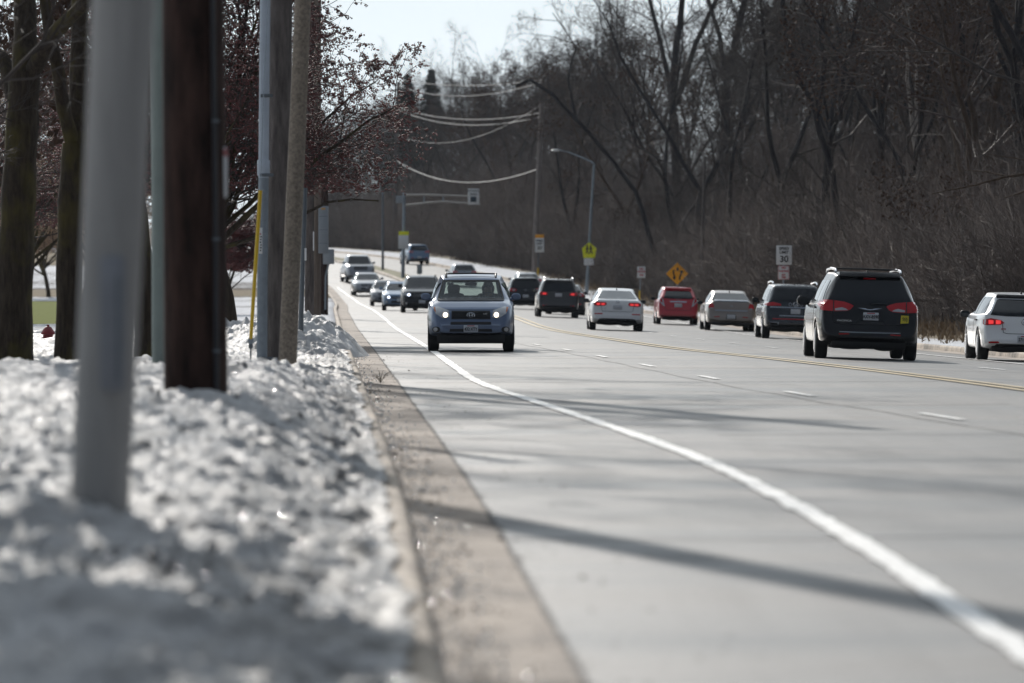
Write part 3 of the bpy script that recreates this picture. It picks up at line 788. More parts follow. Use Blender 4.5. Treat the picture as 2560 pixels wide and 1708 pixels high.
feature([([(2640, 420), (2600, 430), (2520, 442), (2440, 462), (2330, 485)], 14, 3, 0), ([(2520, 442), (2470, 430), (2410, 425)], 6, 3, 1), ([(2640, 470), (2560, 480), (2510, 495)], 9, 3, 1), ([(2640, 370), (2560, 400), (2470, 385)], 6, 2, 0), ([(2640, 760), (2640, 420), (2635, 200)], 34, 20, 0)],
        'bark_brown', 'roadside tree whose low brown branches reach in at the right edge', 150, crown=False, seed=38)

# ------------------------------------------------------------------ brush under the trees (one uncountable mass)
def brush():
    C = []
    for i in range(7400):
        Y = rng.uniform(150, 470) if i % 4 else rng.uniform(480, 800)
        t = 2.4 + abs(rng.gauss(0, 1)) * 9 + rng.uniform(0, 2)
        X = float(rk(np.array(Y))) + t
        if i % 9 == 0 and Y > 470: X = float(lk(np.array(Y))) - rng.uniform(6, 40)
        if abs(X) > .095 * Y + 2: continue
        C.append((X, Y, gz(X, Y) - .1, (rng.uniform(1.6, 3.2) + min(t, 16) * .34 * rng.uniform(.4, 1.3)) * (.45 + 1.1 * float(fbm(np.array(X), np.array(Y * .7), .16, 2, 77)))))
    C = np.array(C); n = len(C)
    k = 26
    b = np.repeat(C, k, 0); m = len(b)
    az = nr.uniform(0, 6.283, m); til = np.abs(nr.normal(0, .42, m)); L = b[:, 3] * nr.uniform(.5, 1.25, m)
    d = np.stack([np.sin(til) * np.cos(az), np.sin(til) * np.sin(az), np.cos(til)], -1)
    p0 = b[:, :3] + np.stack([nr.normal(0, .35, m), nr.normal(0, .35, m), np.zeros(m)], -1)
    p1 = p0 + d * (L * .5)[:, None]; d2 = d + nr.normal(0, .25, (m, 3)); p2 = p1 + d2 * (L * .5)[:, None]
    segs = [(p0, p1, .013), (p1, p2, .008)]
    for j in range(7):
        t = nr.uniform(.25, .98, m)[:, None]; q = np.where(t < .5, p0 + (p1 - p0) * t * 2, p1 + (p2 - p1) * (t * 2 - 1))
        dd = d + nr.normal(0, .55, (m, 3)); dd /= np.linalg.norm(dd, axis=1, keepdims=True)
        segs.append((q, q + dd * (L * nr.uniform(.10, .34, m))[:, None], .006))
    Vs = []; Fs = []; base = 0
    for a, c, r0 in segs:
        e = c - a; u = np.cross(e, nr.normal(size=e.shape)); u /= np.linalg.norm(u, axis=1, keepdims=True) + 1e-9; w_ = np.cross(u, e); w_ /= np.linalg.norm(w_, axis=1, keepdims=True) + 1e-9
        V = np.stack([a + u * r0, a - u * r0 * .5 + w_ * r0 * .87, a - u * r0 * .5 - w_ * r0 * .87, c], 1)
        i = base + np.arange(len(a))[:, None] * 4
        Fs.append(np.concatenate([i + np.array(q) for q in ((0, 1, 3), (1, 2, 3), (2, 0, 3))])); Vs.append(V.reshape(-1, 3)); base += len(a) * 4
    np_mesh('undergrowth', np.concatenate(Vs), np.concatenate(Fs), 'twig_tan')['kind'] = 'stuff'
brush()

def dry_grass():
    m = 26000
    Y = nr.uniform(60, 400, m); t = np.where(nr.random(m) < .5, nr.uniform(1.0, 5.0, m), np.abs(nr.normal(2.6, 1.2, m)) + .3)
    X = rk(Y) + .2 + t; ok = (np.abs(X) < .095 * Y + 2) & (fbm(X, Y, .4, 3, 5) > .42); X, Y, t = X[ok], Y[ok], t[ok]; m = len(X)
    z = land_z(X, Y); h = nr.uniform(.12, .55, m) * np.clip(.35 + t / 4, .3, 1.3)
    az = nr.uniform(0, 6.283, m); w_ = .012
    a = np.stack([X, Y, z - .02], -1); o = np.stack([np.cos(az), np.sin(az), 0 * az], -1) * w_; ln = np.stack([nr.normal(0, .35, m), nr.normal(0, .35, m), np.ones(m)], -1) * h[:, None]
    V = np.stack([a - o, a + o, a + ln * .6 + o * .7, a + ln + nr.normal(0, .06, (m, 3))], 1)
    i = np.arange(m)[:, None] * 4
    np_mesh('dry_grass', V.reshape(-1, 3), np.concatenate([i + np.array([[0, 1, 2]]), i + np.array([[0, 2, 3]])]), simple('dry_grass_blade', (.22, .16, .10), .8, var=.5, scale=1.5))['kind'] = 'stuff'
dry_grass()

def thicket(X, Y, W, H, n, label, mat='twig_red', seed=0):
    r = random.Random(seed); root = empty('shrub', (X, Y, gz(X, Y) - .1), label, 'shrub'); out = []; mb = MB()
    for i in range(n):
        a = r.uniform(0, 6.28); til = abs(r.gauss(0, .5)); d = Vector((math.sin(til) * math.cos(a), math.sin(til) * math.sin(a), math.cos(til)))
        q = branch_path(r, Vector((r.gauss(0, W * .25), r.gauss(0, W * .25), 0)), d, H * r.uniform(.6, 1.1), 6, .14, -.03); mb.tube(q, taper(.022, 7, .3), 4, False)
        ramify(r, out, q, .014, H * .8, 0, [(8, .5, .7, 45, 4, .18, -.04, .2), (6, .5, .7, 45, 3, .18, -.02, .15), (4, .5, .8, 40, 2, .15, 0, .1)])
    mb.build('stems', 'twig', root); twigs_mesh('twigs', out, mat, root)
    return root
thicket(14.6, 156, 3.0, 2.9, 26, 'dense reddish brown thicket arching over the verge behind the white hatchback', seed=41)
thicket(14.2, 172, 2.6, 2.6, 20, 'brown thicket rising behind the roof of the black minivan', 'twig_tan', seed=42)
thicket(12.6, 226, 2.8, 3.2, 20, 'tan thicket on the verge behind the speed limit sign', 'twig_tan', seed=43)

# ------------------------------------------------------------------ spruces far behind
def spruce(X, Y, H, label, seed):
    r = random.Random(seed); root = empty('spruce_tree', (X, Y, gz(X, Y)), label, 'tree')
    MB().tube([(0, 0, -.3), (0, 0, H * .6), (0, 0, H)], [.25, .15, .03], 8).build('trunk', 'bark_brown', root)
    Vs = []; P = []
    for i in range(int(H * 46)):
        z = H * (.08 + .92 * r.random() ** .85); k = (1 - z / H); Rr = H * .27 * k ** .85 + .12; a = r.uniform(0, 6.28); l = Rr * r.uniform(.7, 1.1)
        for j in range(9):
            f = r.uniform(.15, 1); P.append((l * f * math.cos(a) + r.gauss(0, .1), l * f * math.sin(a) + r.gauss(0, .1), z - l * f * .28 + r.gauss(0, .08)))
    bits_mesh('crown', P, .2, 'needle', root, True)
p = at(1078, 190, 640); spruce(p.x, 640, p.z - gz(p.x, 640) + .6, 'dark spruce whose pointed top stands clear against the pale sky', 3)
p = at(1018, 196, 655); spruce(p.x, 655, p.z - gz(p.x, 655) + .3, 'dark spruce half hidden by the crabapple tips on the far hill', 4)

# ------------------------------------------------------------------ left side: crabapples and old trunks
def crabapple(X, Y, H, W, label, seed, fruit='berry_red', dens=3, n1=10, path=None, fsize=.021):
    r = random.Random(seed); z0 = gz(X, Y) - .1; root = empty('crabapple_tree', (X, Y, z0), label, 'tree'); mb = MB(); out = []
    tr = path or branch_path(r, Vector((0, 0, 0)), Vector((r.uniform(-.1, .1), 0, 1)), H * .26, 5, .06, .05)
    rad = .019 * H
    mb.tube([p if hasattr(p, 'x') else Vector(p) for p in tr], taper(rad, len(tr), .75), 9)
    limbs = []
    for i in range(n1):
        a = 6.283 * i / n1 + r.uniform(-.3, .3); til = R(r.uniform(12, 62)); L = W * r.uniform(.85, 1.15) * (1.0 if til > .75 else 1.3)
        d = Vector((math.sin(til) * math.cos(a), math.sin(til) * math.sin(a), math.cos(til)))
        t0 = Vector(tr[-1]) - Vector((0, 0, r.uniform(0, H * .06)))
        q = branch_path(r, t0, d, L, 8, .10, .015 if til < .9 else .0); mb.tube(q, taper(rad * r.uniform(.34, .5), 9, .25), 6); limbs.append((q, L))
    mb.build('trunk', 'bark_dark', root)
    for q, L in limbs:
        ramify(r, out, q, rad * .3, L, 0, [(12, .44, .45, 52, 6, .13, -.008, .08), (9, .5, .55, 50, 4, .17, -.04, .08), (5, .5, .6, 45, 3, .18, -.05, .1)])
    out = [x for x in out if min(p.z for p in x[1]) > H * .31 + (.45 if x[0] else 0)]
    twigs_mesh('crown', out, 'twig', root)
    P = []
    for lv, q, rr in out:
        if lv >= 1:
            for _ in range(dens * (2 if lv == 2 else 1)):
                if r.random() < .62:
                    p, d = along(q, r.uniform(.25, 1)); c = p + Vector((r.gauss(0, .03), r.gauss(0, .03), -.03))
                    P.append(tuple(c))
                    if r.random() < .6: P.append(tuple(c + Vector((r.gauss(0, .03), r.gauss(0, .03), r.gauss(0, .03)))))
    bits_mesh('fruit', P, fsize, fruit, root)
    return root
crabapple(-6.75, 137, 9.8, 5.7, 'big crabapple tree full of dark red fruit spreading behind the wooden utility poles', 51, dens=4, n1=26, fsize=.022)
crabapple(-12.8, 168, 8.2, 4.6, 'crabapple tree with glinting tan fruit behind the brown utility pole', 52, 'berry_tan', 3, 12)
crabapple(-16.5, 190, 8.4, 4.8, 'crabapple tree of mixed dry fruit seen between the mossy trunks', 54, 'berry_tan', 3, 12)
crabapple(-13.4, 150, 7.8, 4.2, 'crabapple tree with sparse red fruit hidden behind the grey post', 56, dens=2, n1=11)
crabapple(-11.6, 232, 4.6, 2.4, 'small crabapple with bright red twigs behind the yellow guy guard', 53, dens=3, n1=9, fsize=.035)
crabapple(-28.1, 345, 7.4, 4.6, 'small round headed tree with tan leaves standing on the snowy lawn', 55, 'berry_tan', 3, 10, fsize=.04)

def old_trunk(paths, Y, label, seed):
    b = paths[0][0][0]; P0 = at(b[0], b[1], Y); P0.z = gz(P0.x, Y) - .15; r = random.Random(seed)
    root = empty('old_tree', P0, label, 'tree'); mb = MB(); out = []; limb = MB()
    for k, (path, w0, w1, dy) in enumerate(paths):
        pts = [at(u, v, Y + dy * i / max(1, len(path) - 1)) - P0 for i, (u, v) in enumerate(path)]
        if k == 0: pts[0].z = 0
        q = []
        for i in range(len(pts) - 1):
            for f in (0, .25, .5, .75): q.append(pts[i].lerp(pts[i+1], f))
        q.append(pts[-1]); n = len(q); rr = [(w0 + (w1 - w0) * i / (n - 1)) / 2 * Y / F * (1 + .05 * math.sin(i * 1.9 + seed)) for i in range(n)]
        if k == 0: rr[0] *= 1.25; rr[1] *= 1.08
        (mb if k == 0 else limb).tube(q, rr, 12)
        if k:
            L = 5.0; e = q[-1]; d = (q[-1] - q[-2]).normalized(); ext = branch_path(r, e, d, L, 6, .1, .05); limb.tube(ext, taper(rr[-1], 7, .25), 7)
            ramify(r, out, ext, rr[-1] * .5, L, 0, [(7, .6, .5, 48, 5, .13, .02, .1), (6, .5, .5, 45, 4, .15, 0, .15), (5, .5, .6, 42, 3, .15, 0, .1)])
    mb.build('trunk', 'bark_dark', root); limb.build('limbs', 'bark_dark', root)
    twigs_mesh('crown', out, 'twig', root)
    return root
old_trunk([([(30, 925), (38, 700), (46, 500), (56, 300), (62, 180)], 96, 76, 0), ([(62, 190), (64, 60), (60, -60), (40, -260)], 66, 44, 1), ([(75, 190), (130, 90), (210, 10), (330, -120)], 44, 26, -2), ([(50, 300), (10, 150), (-40, 110), (-120, 60)], 40, 30, 2)],
          88, 'dark mossy old trunk at the left edge with a limb rising rightward', 61)
old_trunk([([(172, 925), (172, 700), (176, 500), (186, 360)], 66, 60, 0), ([(186, 372), (158, 270), (146, 180), (120, 60), (90, -150)], 38, 26, -1), ([(190, 370), (196, 200), (200, 0), (210, -200)], 50, 36, 1)],
          90, 'mossy old trunk forking in two beside the grey post', 62)
old_trunk([([(372, 905), (362, 760), (354, 640), (340, 500), (320, 300)], 62, 44, 0), ([(322, 310), (300, 150), (290, 0), (260, -200)], 34, 24, 1)],
          94, 'old leaning trunk half hidden between the grey post and the brown pole', 63)
# roadside trees just outside the view on the left, which shade the road
for X, Y, k, s in ((-7.0, 70, 0, .9), (-8.9, 86, 1, .9), (-9.9, 101, 3, 1.05), (-13.4, 122, 0, 1.0)):
    place(protos[k], USED, X, Y, s=s, label='bare roadside tree on the snowy verge left of the old trunks', group='bare trees on the left verge')

def pine(X, Y, label, seed):  # added outside the view on the left to throw shade on the foreground
    r = random.Random(seed); root = empty('shade_pine', (X, Y, gz(X, Y) - .2), label, 'tree')
    MB().tube([(0, 0, 0), (.05, 0, 3), (0, .1, 6), (.1, 0, 9.3)], [.17, .14, .10, .03], 9).build('trunk', 'bark_brown', root)
    mb = MB(); P = []
    for i in range(46):
        z = r.uniform(3.7, 9.0); a = r.uniform(0, 6.28); l = 2.1 * math.sqrt(max(.05, 1 - ((z - 6.0) / 3.3) ** 2)) * r.uniform(.75, 1.1)
        e = Vector((l * math.cos(a), l * math.sin(a), z + l * .12)); mb.tube([(0, 0, z - .1), tuple(e * .5 + Vector((0, 0, (z - .1) * .5 - .1))), tuple(e)], [.045, .03, .008], 5, False)
        for j in range(62):
            f = r.uniform(.25, 1.03); P.append((l * f * math.cos(a) + r.gauss(0, .22), l * f * math.sin(a) + r.gauss(0, .22), z + l * f * .12 + r.gauss(0, .12)))
    mb.build('limbs', 'bark_brown', root); bits_mesh('crown', P, .17, 'needle', root, True)
pine(-5.0, 33.0, 'unseen pine tree added to shade the nearest snow', 9)
# ------------------------------------------------------------------ vehicles
def interp(kn, y, sm=.05):
    xs = [k[0] for k in kn]; ys = [k[1] for k in kn]
    return sum(np.interp(y + o, xs, ys) for o in (-sm, -sm / 2, 0, sm / 2, sm)) / 5

def body_mesh(sp):
    """loft of cross sections along the car; returns vertex list and faces"""
    L = sp['L']; r, f = -L / 2, L / 2
    ys = np.unique(np.concatenate([np.linspace(r, f, 74), r + np.array([.015, .035, .06, .09, .13, .18, .24, .3]), f - np.array([.015, .035, .06, .09, .13, .18, .24, .3])]))
    zt = interp(sp['top'], ys, .03); zb = interp(sp['bot'], ys, .02); ws = interp(sp['half'], ys, .03); wr = interp(sp['roofhalf'], ys, .05)
    belt = interp(sp['belt'], ys, .05); zs = np.minimum(belt, zt - .035)
    zs = np.maximum(zs, zb + .08)
    rings = []
    for i, y in enumerate(ys):
        b, s, t, w_, rr = zb[i], zs[i], zt[i], ws[i], min(wr[i], ws[i] * .97)
        k = min(1, max(.12, (t - s) / .45))
        arch = 0
        for wy in sp['wheels']:
            Ra = sp['wr'] + .055; dy = abs(y - wy)
            if dy < Ra: arch = max(arch, sp['wr'] + math.sqrt(Ra * Ra - dy * dy))
        h = s - b
        c = [(0, b), (w_ * .72, b), (w_ * .93, b + .03 * 1), (w_ * .985, b + .12 * h + .02), (w_ * 1.0, b + .42 * h), (w_ * .998, b + .68 * h), (w_ * .975, s - .035), (w_ * .935, s)]
        if arch > b:
            c = [c[0], c[1]] + [(x, max(z, min(arch, s - .09) + .012 * j)) for j, (x, z) in enumerate(c[2:6])] + c[6:]
        e0 = c[-1]
        er, ez = rr, t - .075 * k
        c += [(e0[0] * .66 + er * .34 + .012 * k, e0[1] * .62 + ez * .38), (e0[0] * .30 + er * .70 + .014 * k, e0[1] * .28 + ez * .72), (er, ez), (er * .95, t - .036 * k), (er * .82, t - .014 * k), (er * .45, t - .003), (0, t)]
        # resample by Catmull-Rom
        P = [Vector((x, 0, z)) for x, z in c]; Q = []
        for j in range(len(P) - 1):
            p0 = P[max(j - 1, 0)]; p1 = P[j]; p2 = P[j + 1]; p3 = P[min(j + 2, len(P) - 1)]
            for tt in (0, .5):
                Q.append(.5 * ((2 * p1) + (p2 - p0) * tt + (2 * p0 - 5 * p1 + 4 * p2 - p3) * tt * tt + (3 * p1 - p0 - 3 * p2 + p3) * tt ** 3) if j > 1 else p1.lerp(p2, tt))
        Q.append(P[-1])
        half = [(q.x, float(y), q.z) for q in Q]
        full = half + [(-x, yy, z) for x, yy, z in half[-2:0:-1]]
        rings.append(full)
    m = len(rings[0]); V = [p for rg in rings for p in rg]
    Fc = [(i * m + j, i * m + (j + 1) % m, (i + 1) * m + (j + 1) % m, (i + 1) * m + j) for i in range(len(rings) - 1) for j in range(m)]
    Fc += [tuple(range(m))[::-1], tuple(range((len(rings) - 1) * m, len(rings) * m))]
    return V, Fc

class Car:
    def __init__(s, name, label, cat, sp, pos, yaw, group=None, roll=0):
        s.sp = sp; s.root = empty(name, pos, label, cat, group); s.root.rotation_euler = (0, roll, yaw)
        V, Fc = body_mesh(sp); s.V, s.F = V, Fc
        s.bvh = BVHTree.FromPolygons([Vector(v) for v in V], Fc)
        s.sx = 1
    def finish_body(s, mat, holes=None):
        Fc = s.F
        if holes:
            keep = []
            for q in Fc:
                if len(q) > 4: keep.append(q); continue
                c = sum((Vector(s.V[i]) for i in q), Vector()) / len(q)
                if not any(h(c) for h in holes): keep.append(q)
            Fc = keep
        s.body = link_mesh('body', s.V, Fc, mat, s.root)
    def hit(s, view, a, z):
        far = 6
        if view == 'rear': o, d = Vector((a, -far, z)), Vector((0, 1, 0))
        elif view == 'front': o, d = Vector((a, far, z)), Vector((0, -1, 0))
        elif view == 'left': o, d = Vector((-far, a, z)), Vector((1, 0, 0))
        else: o, d = Vector((far, a, z)), Vector((-1, 0, 0))
        h = s.bvh.ray_cast(o, d)
        if h[0] is None or (view == 'rear' and h[0].y > -.1) or (view == 'front' and h[0].y < -.1):
            h = s.bvh.find_nearest(Vector((a, -s.sp['L'] / 2, z)) if view == 'rear' else Vector((a, s.sp['L'] / 2, z)) if view == 'front' else o)
            p, n = h[0], h[1]
        else: p, n = h[0], h[1]
        if n.dot(d) > 0: n = -n
        return p, n
    def patch(s, name, mat, view, poly, off=.008, parent=None, res=.075, inner=None):
        """panel lying on the body, outlined by poly in (across, z) as seen from that side, with real thickness"""
        bm = bmesh.new(); vs = [bm.verts.new((x, z, 0)) for x, z in poly]
        for t3 in tessellate_polygon([[Vector((x, z, 0)) for x, z in poly]]):
            try: bm.faces.new([vs[i] for i in t3])
            except ValueError: pass
        for _ in range(5):
            long = [e for e in bm.edges if e.calc_length() > res]
            if not long: break
            bmesh.ops.subdivide_edges(bm, edges=long, cuts=1, use_grid_fill=False); bmesh.ops.triangulate(bm, faces=bm.faces[:])
        bm.verts.ensure_lookup_table(); top = []; bot = []
        for v in bm.verts:
            p, n = s.hit(view, v.co.x, v.co.y); top.append(p + n * off); bot.append(p - n * .006)
        N = len(top); idx = {v: i for i, v in enumerate(bm.verts)}
        Fc = [tuple(idx[v] for v in f.verts) for f in bm.faces]
        skirt = [(idx[e.verts[0]], idx[e.verts[1]], idx[e.verts[1]] + N, idx[e.verts[0]] + N) for e in bm.edges if len(e.link_faces) == 1]
        bm.free()
        return link_mesh(name, top + bot, Fc + skirt, mat, parent or s.root)
    def pair(s, name, mat, view, poly, **k):
        a = s.patch(name, mat, view, poly, **k); b = s.patch(name, mat, view, [(-x, z) for x, z in poly], **k); return a, b
    def sides(s, name, mat, poly, **k):
        for v in ('left', 'right'): s.patch(name, mat, v, poly, **k)
    def wheels(s, tw=.215, spokes=10):
        sp = s.sp; Rw = sp['wr']; tr = sp['track']
        for wy in sp['wheels']:
            for sd in (-1, 1):
                cx = sd * (tr - tw / 2); h = tw / 2
                prof = [(Rw * .62, -h * .9), (Rw * .78, -h), (Rw * .93, -h * .96), (Rw * .985, -h * .8), (Rw, -h * .45), (Rw, h * .45), (Rw * .985, h * .8), (Rw * .93, h * .96), (Rw * .78, h), (Rw * .62, h * .9)]
                w_ = MB().lathe(prof, 28, (0, 0, 0), 'X').build('wheel', 'rubber', s.root); w_.location = (cx, wy, Rw)
                mb = MB(); fx = sd * h * .86
                mb.lathe([(Rw * .665, -.02), (Rw * .665, .016), (Rw * .60, .018), (Rw * .59, -.03)], 28, (fx, 0, 0), 'X')
                mb.lathe([(Rw * .15, -.03), (Rw * .15, .012), (Rw * .06, .02)], 14, (fx, 0, 0), 'X')
                for k in range(spokes):
                    a = 2 * math.pi * k / spokes; c, q = math.cos(a), math.sin(a)
                    mb.tube([(fx, c * Rw * .12, q * Rw * .12), (fx + sd * .004, c * Rw * .38, q * Rw * .38), (fx, c * Rw * .61, q * Rw * .61)], [.022, .017, .022], 6)
                mb.build('rim', 'alloy', w_)
    def under(s, z0=.19, wid=.70, e=.22):
        L = s.sp['L']; W = s.sp['half'][len(s.sp['half']) // 2][1]
        mb = MB(); n = 10
        mb.rbox((0, 0, (z0 + .42) / 2), (W * 2 * wid, L - 2 * e, .42 - z0), .05)
        # suspension arms, exhaust box, fuel tank
        for wy in s.sp['wheels']: mb.tube([(-s.sp['track'] + .12, wy, s.sp['wr']), (s.sp['track'] - .12, wy, s.sp['wr'])], .05, 8)
        mb.ell((W * .35, -L / 2 + .75, z0 + .03), (.24, .2, .07)); mb.ell((-W * .25, -L / 2 + 1.5, z0 + .03), (.34, .4, .06))
        mb.build('underbody', 'plastic', s.root)
        if s.sp.get('liners', True):
            for wy in s.sp['wheels']:
                for sd in (-1, 1):
                    mb = MB(); Ra = s.sp['wr'] + .06; pr = [(Ra * math.cos(R(a)), Ra * math.sin(R(a))) for a in range(-10, 191, 20)]
                    V = []
                    for x in (s.sp['track'] - .30, s.sp['track'] - .03):
                        V += [(sd * x, wy + a, s.sp['wr'] + b) for a, b in pr]
                    m = len(pr); mb.add(V, [(i, i + 1, i + 1 + m, i + m) for i in range(m - 1)])
                    mb.build('wheel_arch_liner', 'plastic', s.root)
    def mirrors(s, y, z, x, mat, w=.20, h=.145, stalk='plastic'):
        for sd in (-1, 1):
            mb = MB(); mb.rbox((sd * (x + w / 2), y, z), (w, .10, h), h * .45, 4); m = mb.build('mirror', mat, s.root)
            MB().tube([(sd * (x - .12), y + .02, z - h * .55), (sd * (x + .04), y, z - h * .25)], [.035, .03], 8).build('mirror_arm', stalk, m)
            MB().rbox((sd * (x + w / 2), y - .052, z), (w * .84, .012, h * .8), h * .35, 4).build('mirror_glass', 'glass', m)
    def plate(s, view, x, z, txt=None, w=.305, h=.152, tilt=0):
        p, n = s.hit(view, x, z); sd = -1 if view == 'rear' else 1
        y = p.y + sd * .02
        o = MB().rbox((x, y, z), (w, .014, h), .015).build('number_plate', 'plate', s.root)
        rzz = 0 if view == 'rear' else math.pi
        if txt:
            text(txt, h * .62, o, (x, y + sd * .009, z - h * .06), 'sign_black', 'plate_number', rzz, sx=.78, bold=.002)
            MB().box((x - .02 * 0, y + sd * .009, z + h * .40), (w * .5, .004, h * .11)).build('plate_band', 'sign_red', o, False)
        return o
    def rails(s, x, y0, y1, z, mat, bars=(), hh=.05):
        for sd in (-1, 1):
            pts = [(sd * x, y0, z - hh), (sd * x, y0 + .10, z), (sd * (x + .01), (y0 + y1) / 2, z + .025), (sd * x, y1 - .12, z), (sd * x, y1, z - hh - .03)]
            MB().tube(pts, [.022, .026, .024, .026, .02], 8).build('roof_rail', mat, s.root)
        for y in bars: MB().tube([(-x, y, z + .022), (0, y, z + .03), (x, y, z + .022)], .016, 8).build('roof_bar', 'plastic', s.root)
    def fin(s, y, mat='plastic'):
        z = interp(s.sp['top'], np.array([y]))[0]
        MB().prism([(0, 0)] , 0, 0) if False else None
        V = [(-.025, y - .03, z - .01), (.025, y - .03, z - .01), (.03, y + .13, z - .01), (-.03, y + .13, z - .01), (-.006, y - .03, z + .062), (.006, y - .03, z + .062), (.005, y + .08, z + .012), (-.005, y + .08, z + .012)]
        link_mesh('antenna', V, [(0, 1, 2, 3), (4, 5, 6, 7), (0, 1, 5, 4), (1, 2, 6, 5), (2, 3, 7, 6), (3, 0, 4, 7)], mat, s.root)
    def line(s, name, mat, view, pts, r=.008, off=.004, parent=None):
        P = []
        for i in range(len(pts) - 1):
            for f in np.linspace(0, 1, 9)[:-1]:
                a = pts[i][0] + (pts[i+1][0] - pts[i][0]) * f; z = pts[i][1] + (pts[i+1][1] - pts[i][1]) * f
                p, n = s.hit(view, a, z); P.append(p + n * off)
        p, n = s.hit(view, *pts[-1]); P.append(p + n * off)
        return MB().tube(P, r, 6).build(name, mat, parent or s.root)
    def mark(s, txt, size, view, x, z, mat='chrome', name='badge_lettering', sx=1.2):
        p, n = s.hit(view, x, z); sd = -1 if view == 'rear' else 1
        return text(txt, size, s.root, (x, p.y + sd * .012, z), mat, name, 0 if view == 'rear' else math.pi, .004, .001, sx)
    def ring(s, name, mat, view, c, rx, rzz, t=.009, off=.02, parent=None):
        p, n = s.hit(view, c[0], c[1]); sd = -1 if view == 'rear' else 1
        P = [(c[0] + rx * math.cos(a), p.y + sd * off, c[1] + rzz * math.sin(a)) for a in np.linspace(0, 2 * math.pi, 25)]
        return MB().tube(P, t, 6).build(name, mat, parent or s.root)

def ell2(cx, cz, rx, rz_, n=16): return [(cx + rx * math.cos(2 * math.pi * k / n), cz + rz_ * math.sin(2 * math.pi * k / n)) for k in range(n)]

def spec(kind, L, W, H, **k):
    r, f = -L / 2, L / 2; w_ = W / 2; hood = k.get('hood', H * .60); belt = k.get('belt', H * .60); wr = k.get('wr', .345); zb = k.get('zb', .27)
    fw = f - k.get('fo', .92); rw = r + k.get('ro', .95); tp = k.get('tumble', .70)
    if kind in ('suv', 'hatch', 'van'):
        rs = {'suv': .30, 'hatch': .42, 'van': .30}[kind]; bl = k.get('rbelt', belt); bz = k.get('bz', .62)
        wb_ = f - k.get('wsb', 1.25); wf = wb_ - k.get('wsl', .78)
        top = [(r, bz - .14), (r + .03, bz - .03), (r + .07, bz + .02), (r + .095, bz + .12), (r + .15, bl - .02), (r + .17, bl + .03), (r + .17 + rs, H - .11), (r + .22 + rs, H - .055), (r + .9 + rs, H - .012), (-.05 * L + .3, H), (wf, H - .075), (wb_, hood + .03), (f - .55, hood - .05), (f - .2, hood - .14), (f - .09, hood - .22), (f - .05, .62), (f, .55)]
        roof = [(r, w_ * .72), (r + .17, w_ * .80), (r + .17 + rs, w_ * tp), (0, w_ * (tp + .03)), (wf, w_ * (tp - .02)), (wb_, w_ * .80), (f - .1, w_ * .70)]
    elif kind == 'sedan':
        td = k.get('deck', H * .70); bz = k.get('bz', .60); dl = k.get('decklen', .62); rg = k.get('rgl', .80)
        wb_ = f - k.get('wsb', 1.35); wf = wb_ - .85
        top = [(r, bz - .12), (r + .03, bz), (r + .06, bz + .04), (r + .09, td - .13), (r + .13, td - .02), (r + .18, td), (r + dl, td + .03), (r + dl + rg, H - .085), (r + dl + rg + .35, H - .02), (-.1, H), (wf, H - .065), (wb_, hood + .03), (f - .5, hood - .08), (f - .16, hood - .18), (f - .06, .60), (f, .50)]
        roof = [(r, w_ * .72), (r + dl, w_ * .78), (r + dl + rg, w_ * (tp - .03)), (0, w_ * (tp)), (wf, w_ * (tp - .03)), (wb_, w_ * .80), (f - .1, w_ * .68)]
    else:  # pickup
        bed = k.get('bed', 1.12); wb_ = f - 1.35; wf = wb_ - .7
        top = [(r, .7), (r + .04, bed), (r + 1.75, bed), (r + 1.85, bed + .02), (r + 2.0, H - .1), (r + 2.25, H - .02), (wf - .6, H), (wf, H - .07), (wb_, hood + .03), (f - .35, hood - .03), (f - .12, hood - .1), (f - .05, .75), (f, .6)]
        roof = [(r, w_ * .9), (r + 1.8, w_ * .86), (r + 2.1, w_ * .72), (wf, w_ * .70), (wb_, w_ * .82), (f - .1, w_ * .76)]
    half = [(r, w_ * .80), (r + .06, w_ * .875), (r + .16, w_ * .925), (r + .42, w_ * .965), (rw, w_ * 1.0), (fw, w_ * 1.0), (f - .45, w_ * .965), (f - .2, w_ * .90), (f - .07, w_ * .80), (f, w_ * .68)]
    bot = [(r, zb + .11), (r + .15, zb + .04), (r + .4, zb - .02), (rw, zb - .04), (fw, zb - .04), (f - .3, zb - .02), (f - .1, zb + .02), (f, zb + .05)]
    if 'fzb' in k: bot[-3:] = [(f - .3, k['fzb']), (f - .1, k['fzb'] + .01), (f, k['fzb'] + .03)]
    blt = [(r, belt + .03), (0, belt), (wb_ + .1, hood - .02), (f - .3, hood - .12), (f, hood - .25)]
    return dict(kind=kind, L=L, W=W, H=H, top=top, half=half, roofhalf=roof, bot=bot, belt=blt, wheels=(rw, fw), wr=wr, track=w_ - .01, wb=wb_, wf=wf, r=r, f=f, hood=hood, beltz=belt, bz=k.get('bz', .6), tp=tp)

def side_windows(c, z0, z1, y0, y1, slr=.35, slf=.75, n=2, mat='glass'):
    """row of side panes between y0 (rear) and y1 (front) with sloping ends"""
    w_ = (y1 - y0) / n; g = .035
    for i in range(n):
        a, b = y0 + w_ * i + (g if i else 0), y0 + w_ * (i + 1) - (g if i < n - 1 else 0)
        c.sides('side_window', mat, [(a, z0), (b, z0), (b - (slf if i == n - 1 else 0), z1), (a + (slr if i == 0 else 0), z1)], res=.12)
    c.sides('door_seam', 'plastic', [(y0 + w_ - .006, c.sp['wr'] + .02), (y0 + w_ + .006, c.sp['wr'] + .02), (y0 + w_ + .006, z0 - .04), (y0 + w_ - .006, z0 - .04)], off=.003)
    c.sides('door_handle', 'plastic', [(y0 + w_ * .55, z0 - .15), (y0 + w_ * .8, z0 - .15), (y0 + w_ * .8, z0 - .115), (y0 + w_ * .55, z0 - .115)], off=.03)

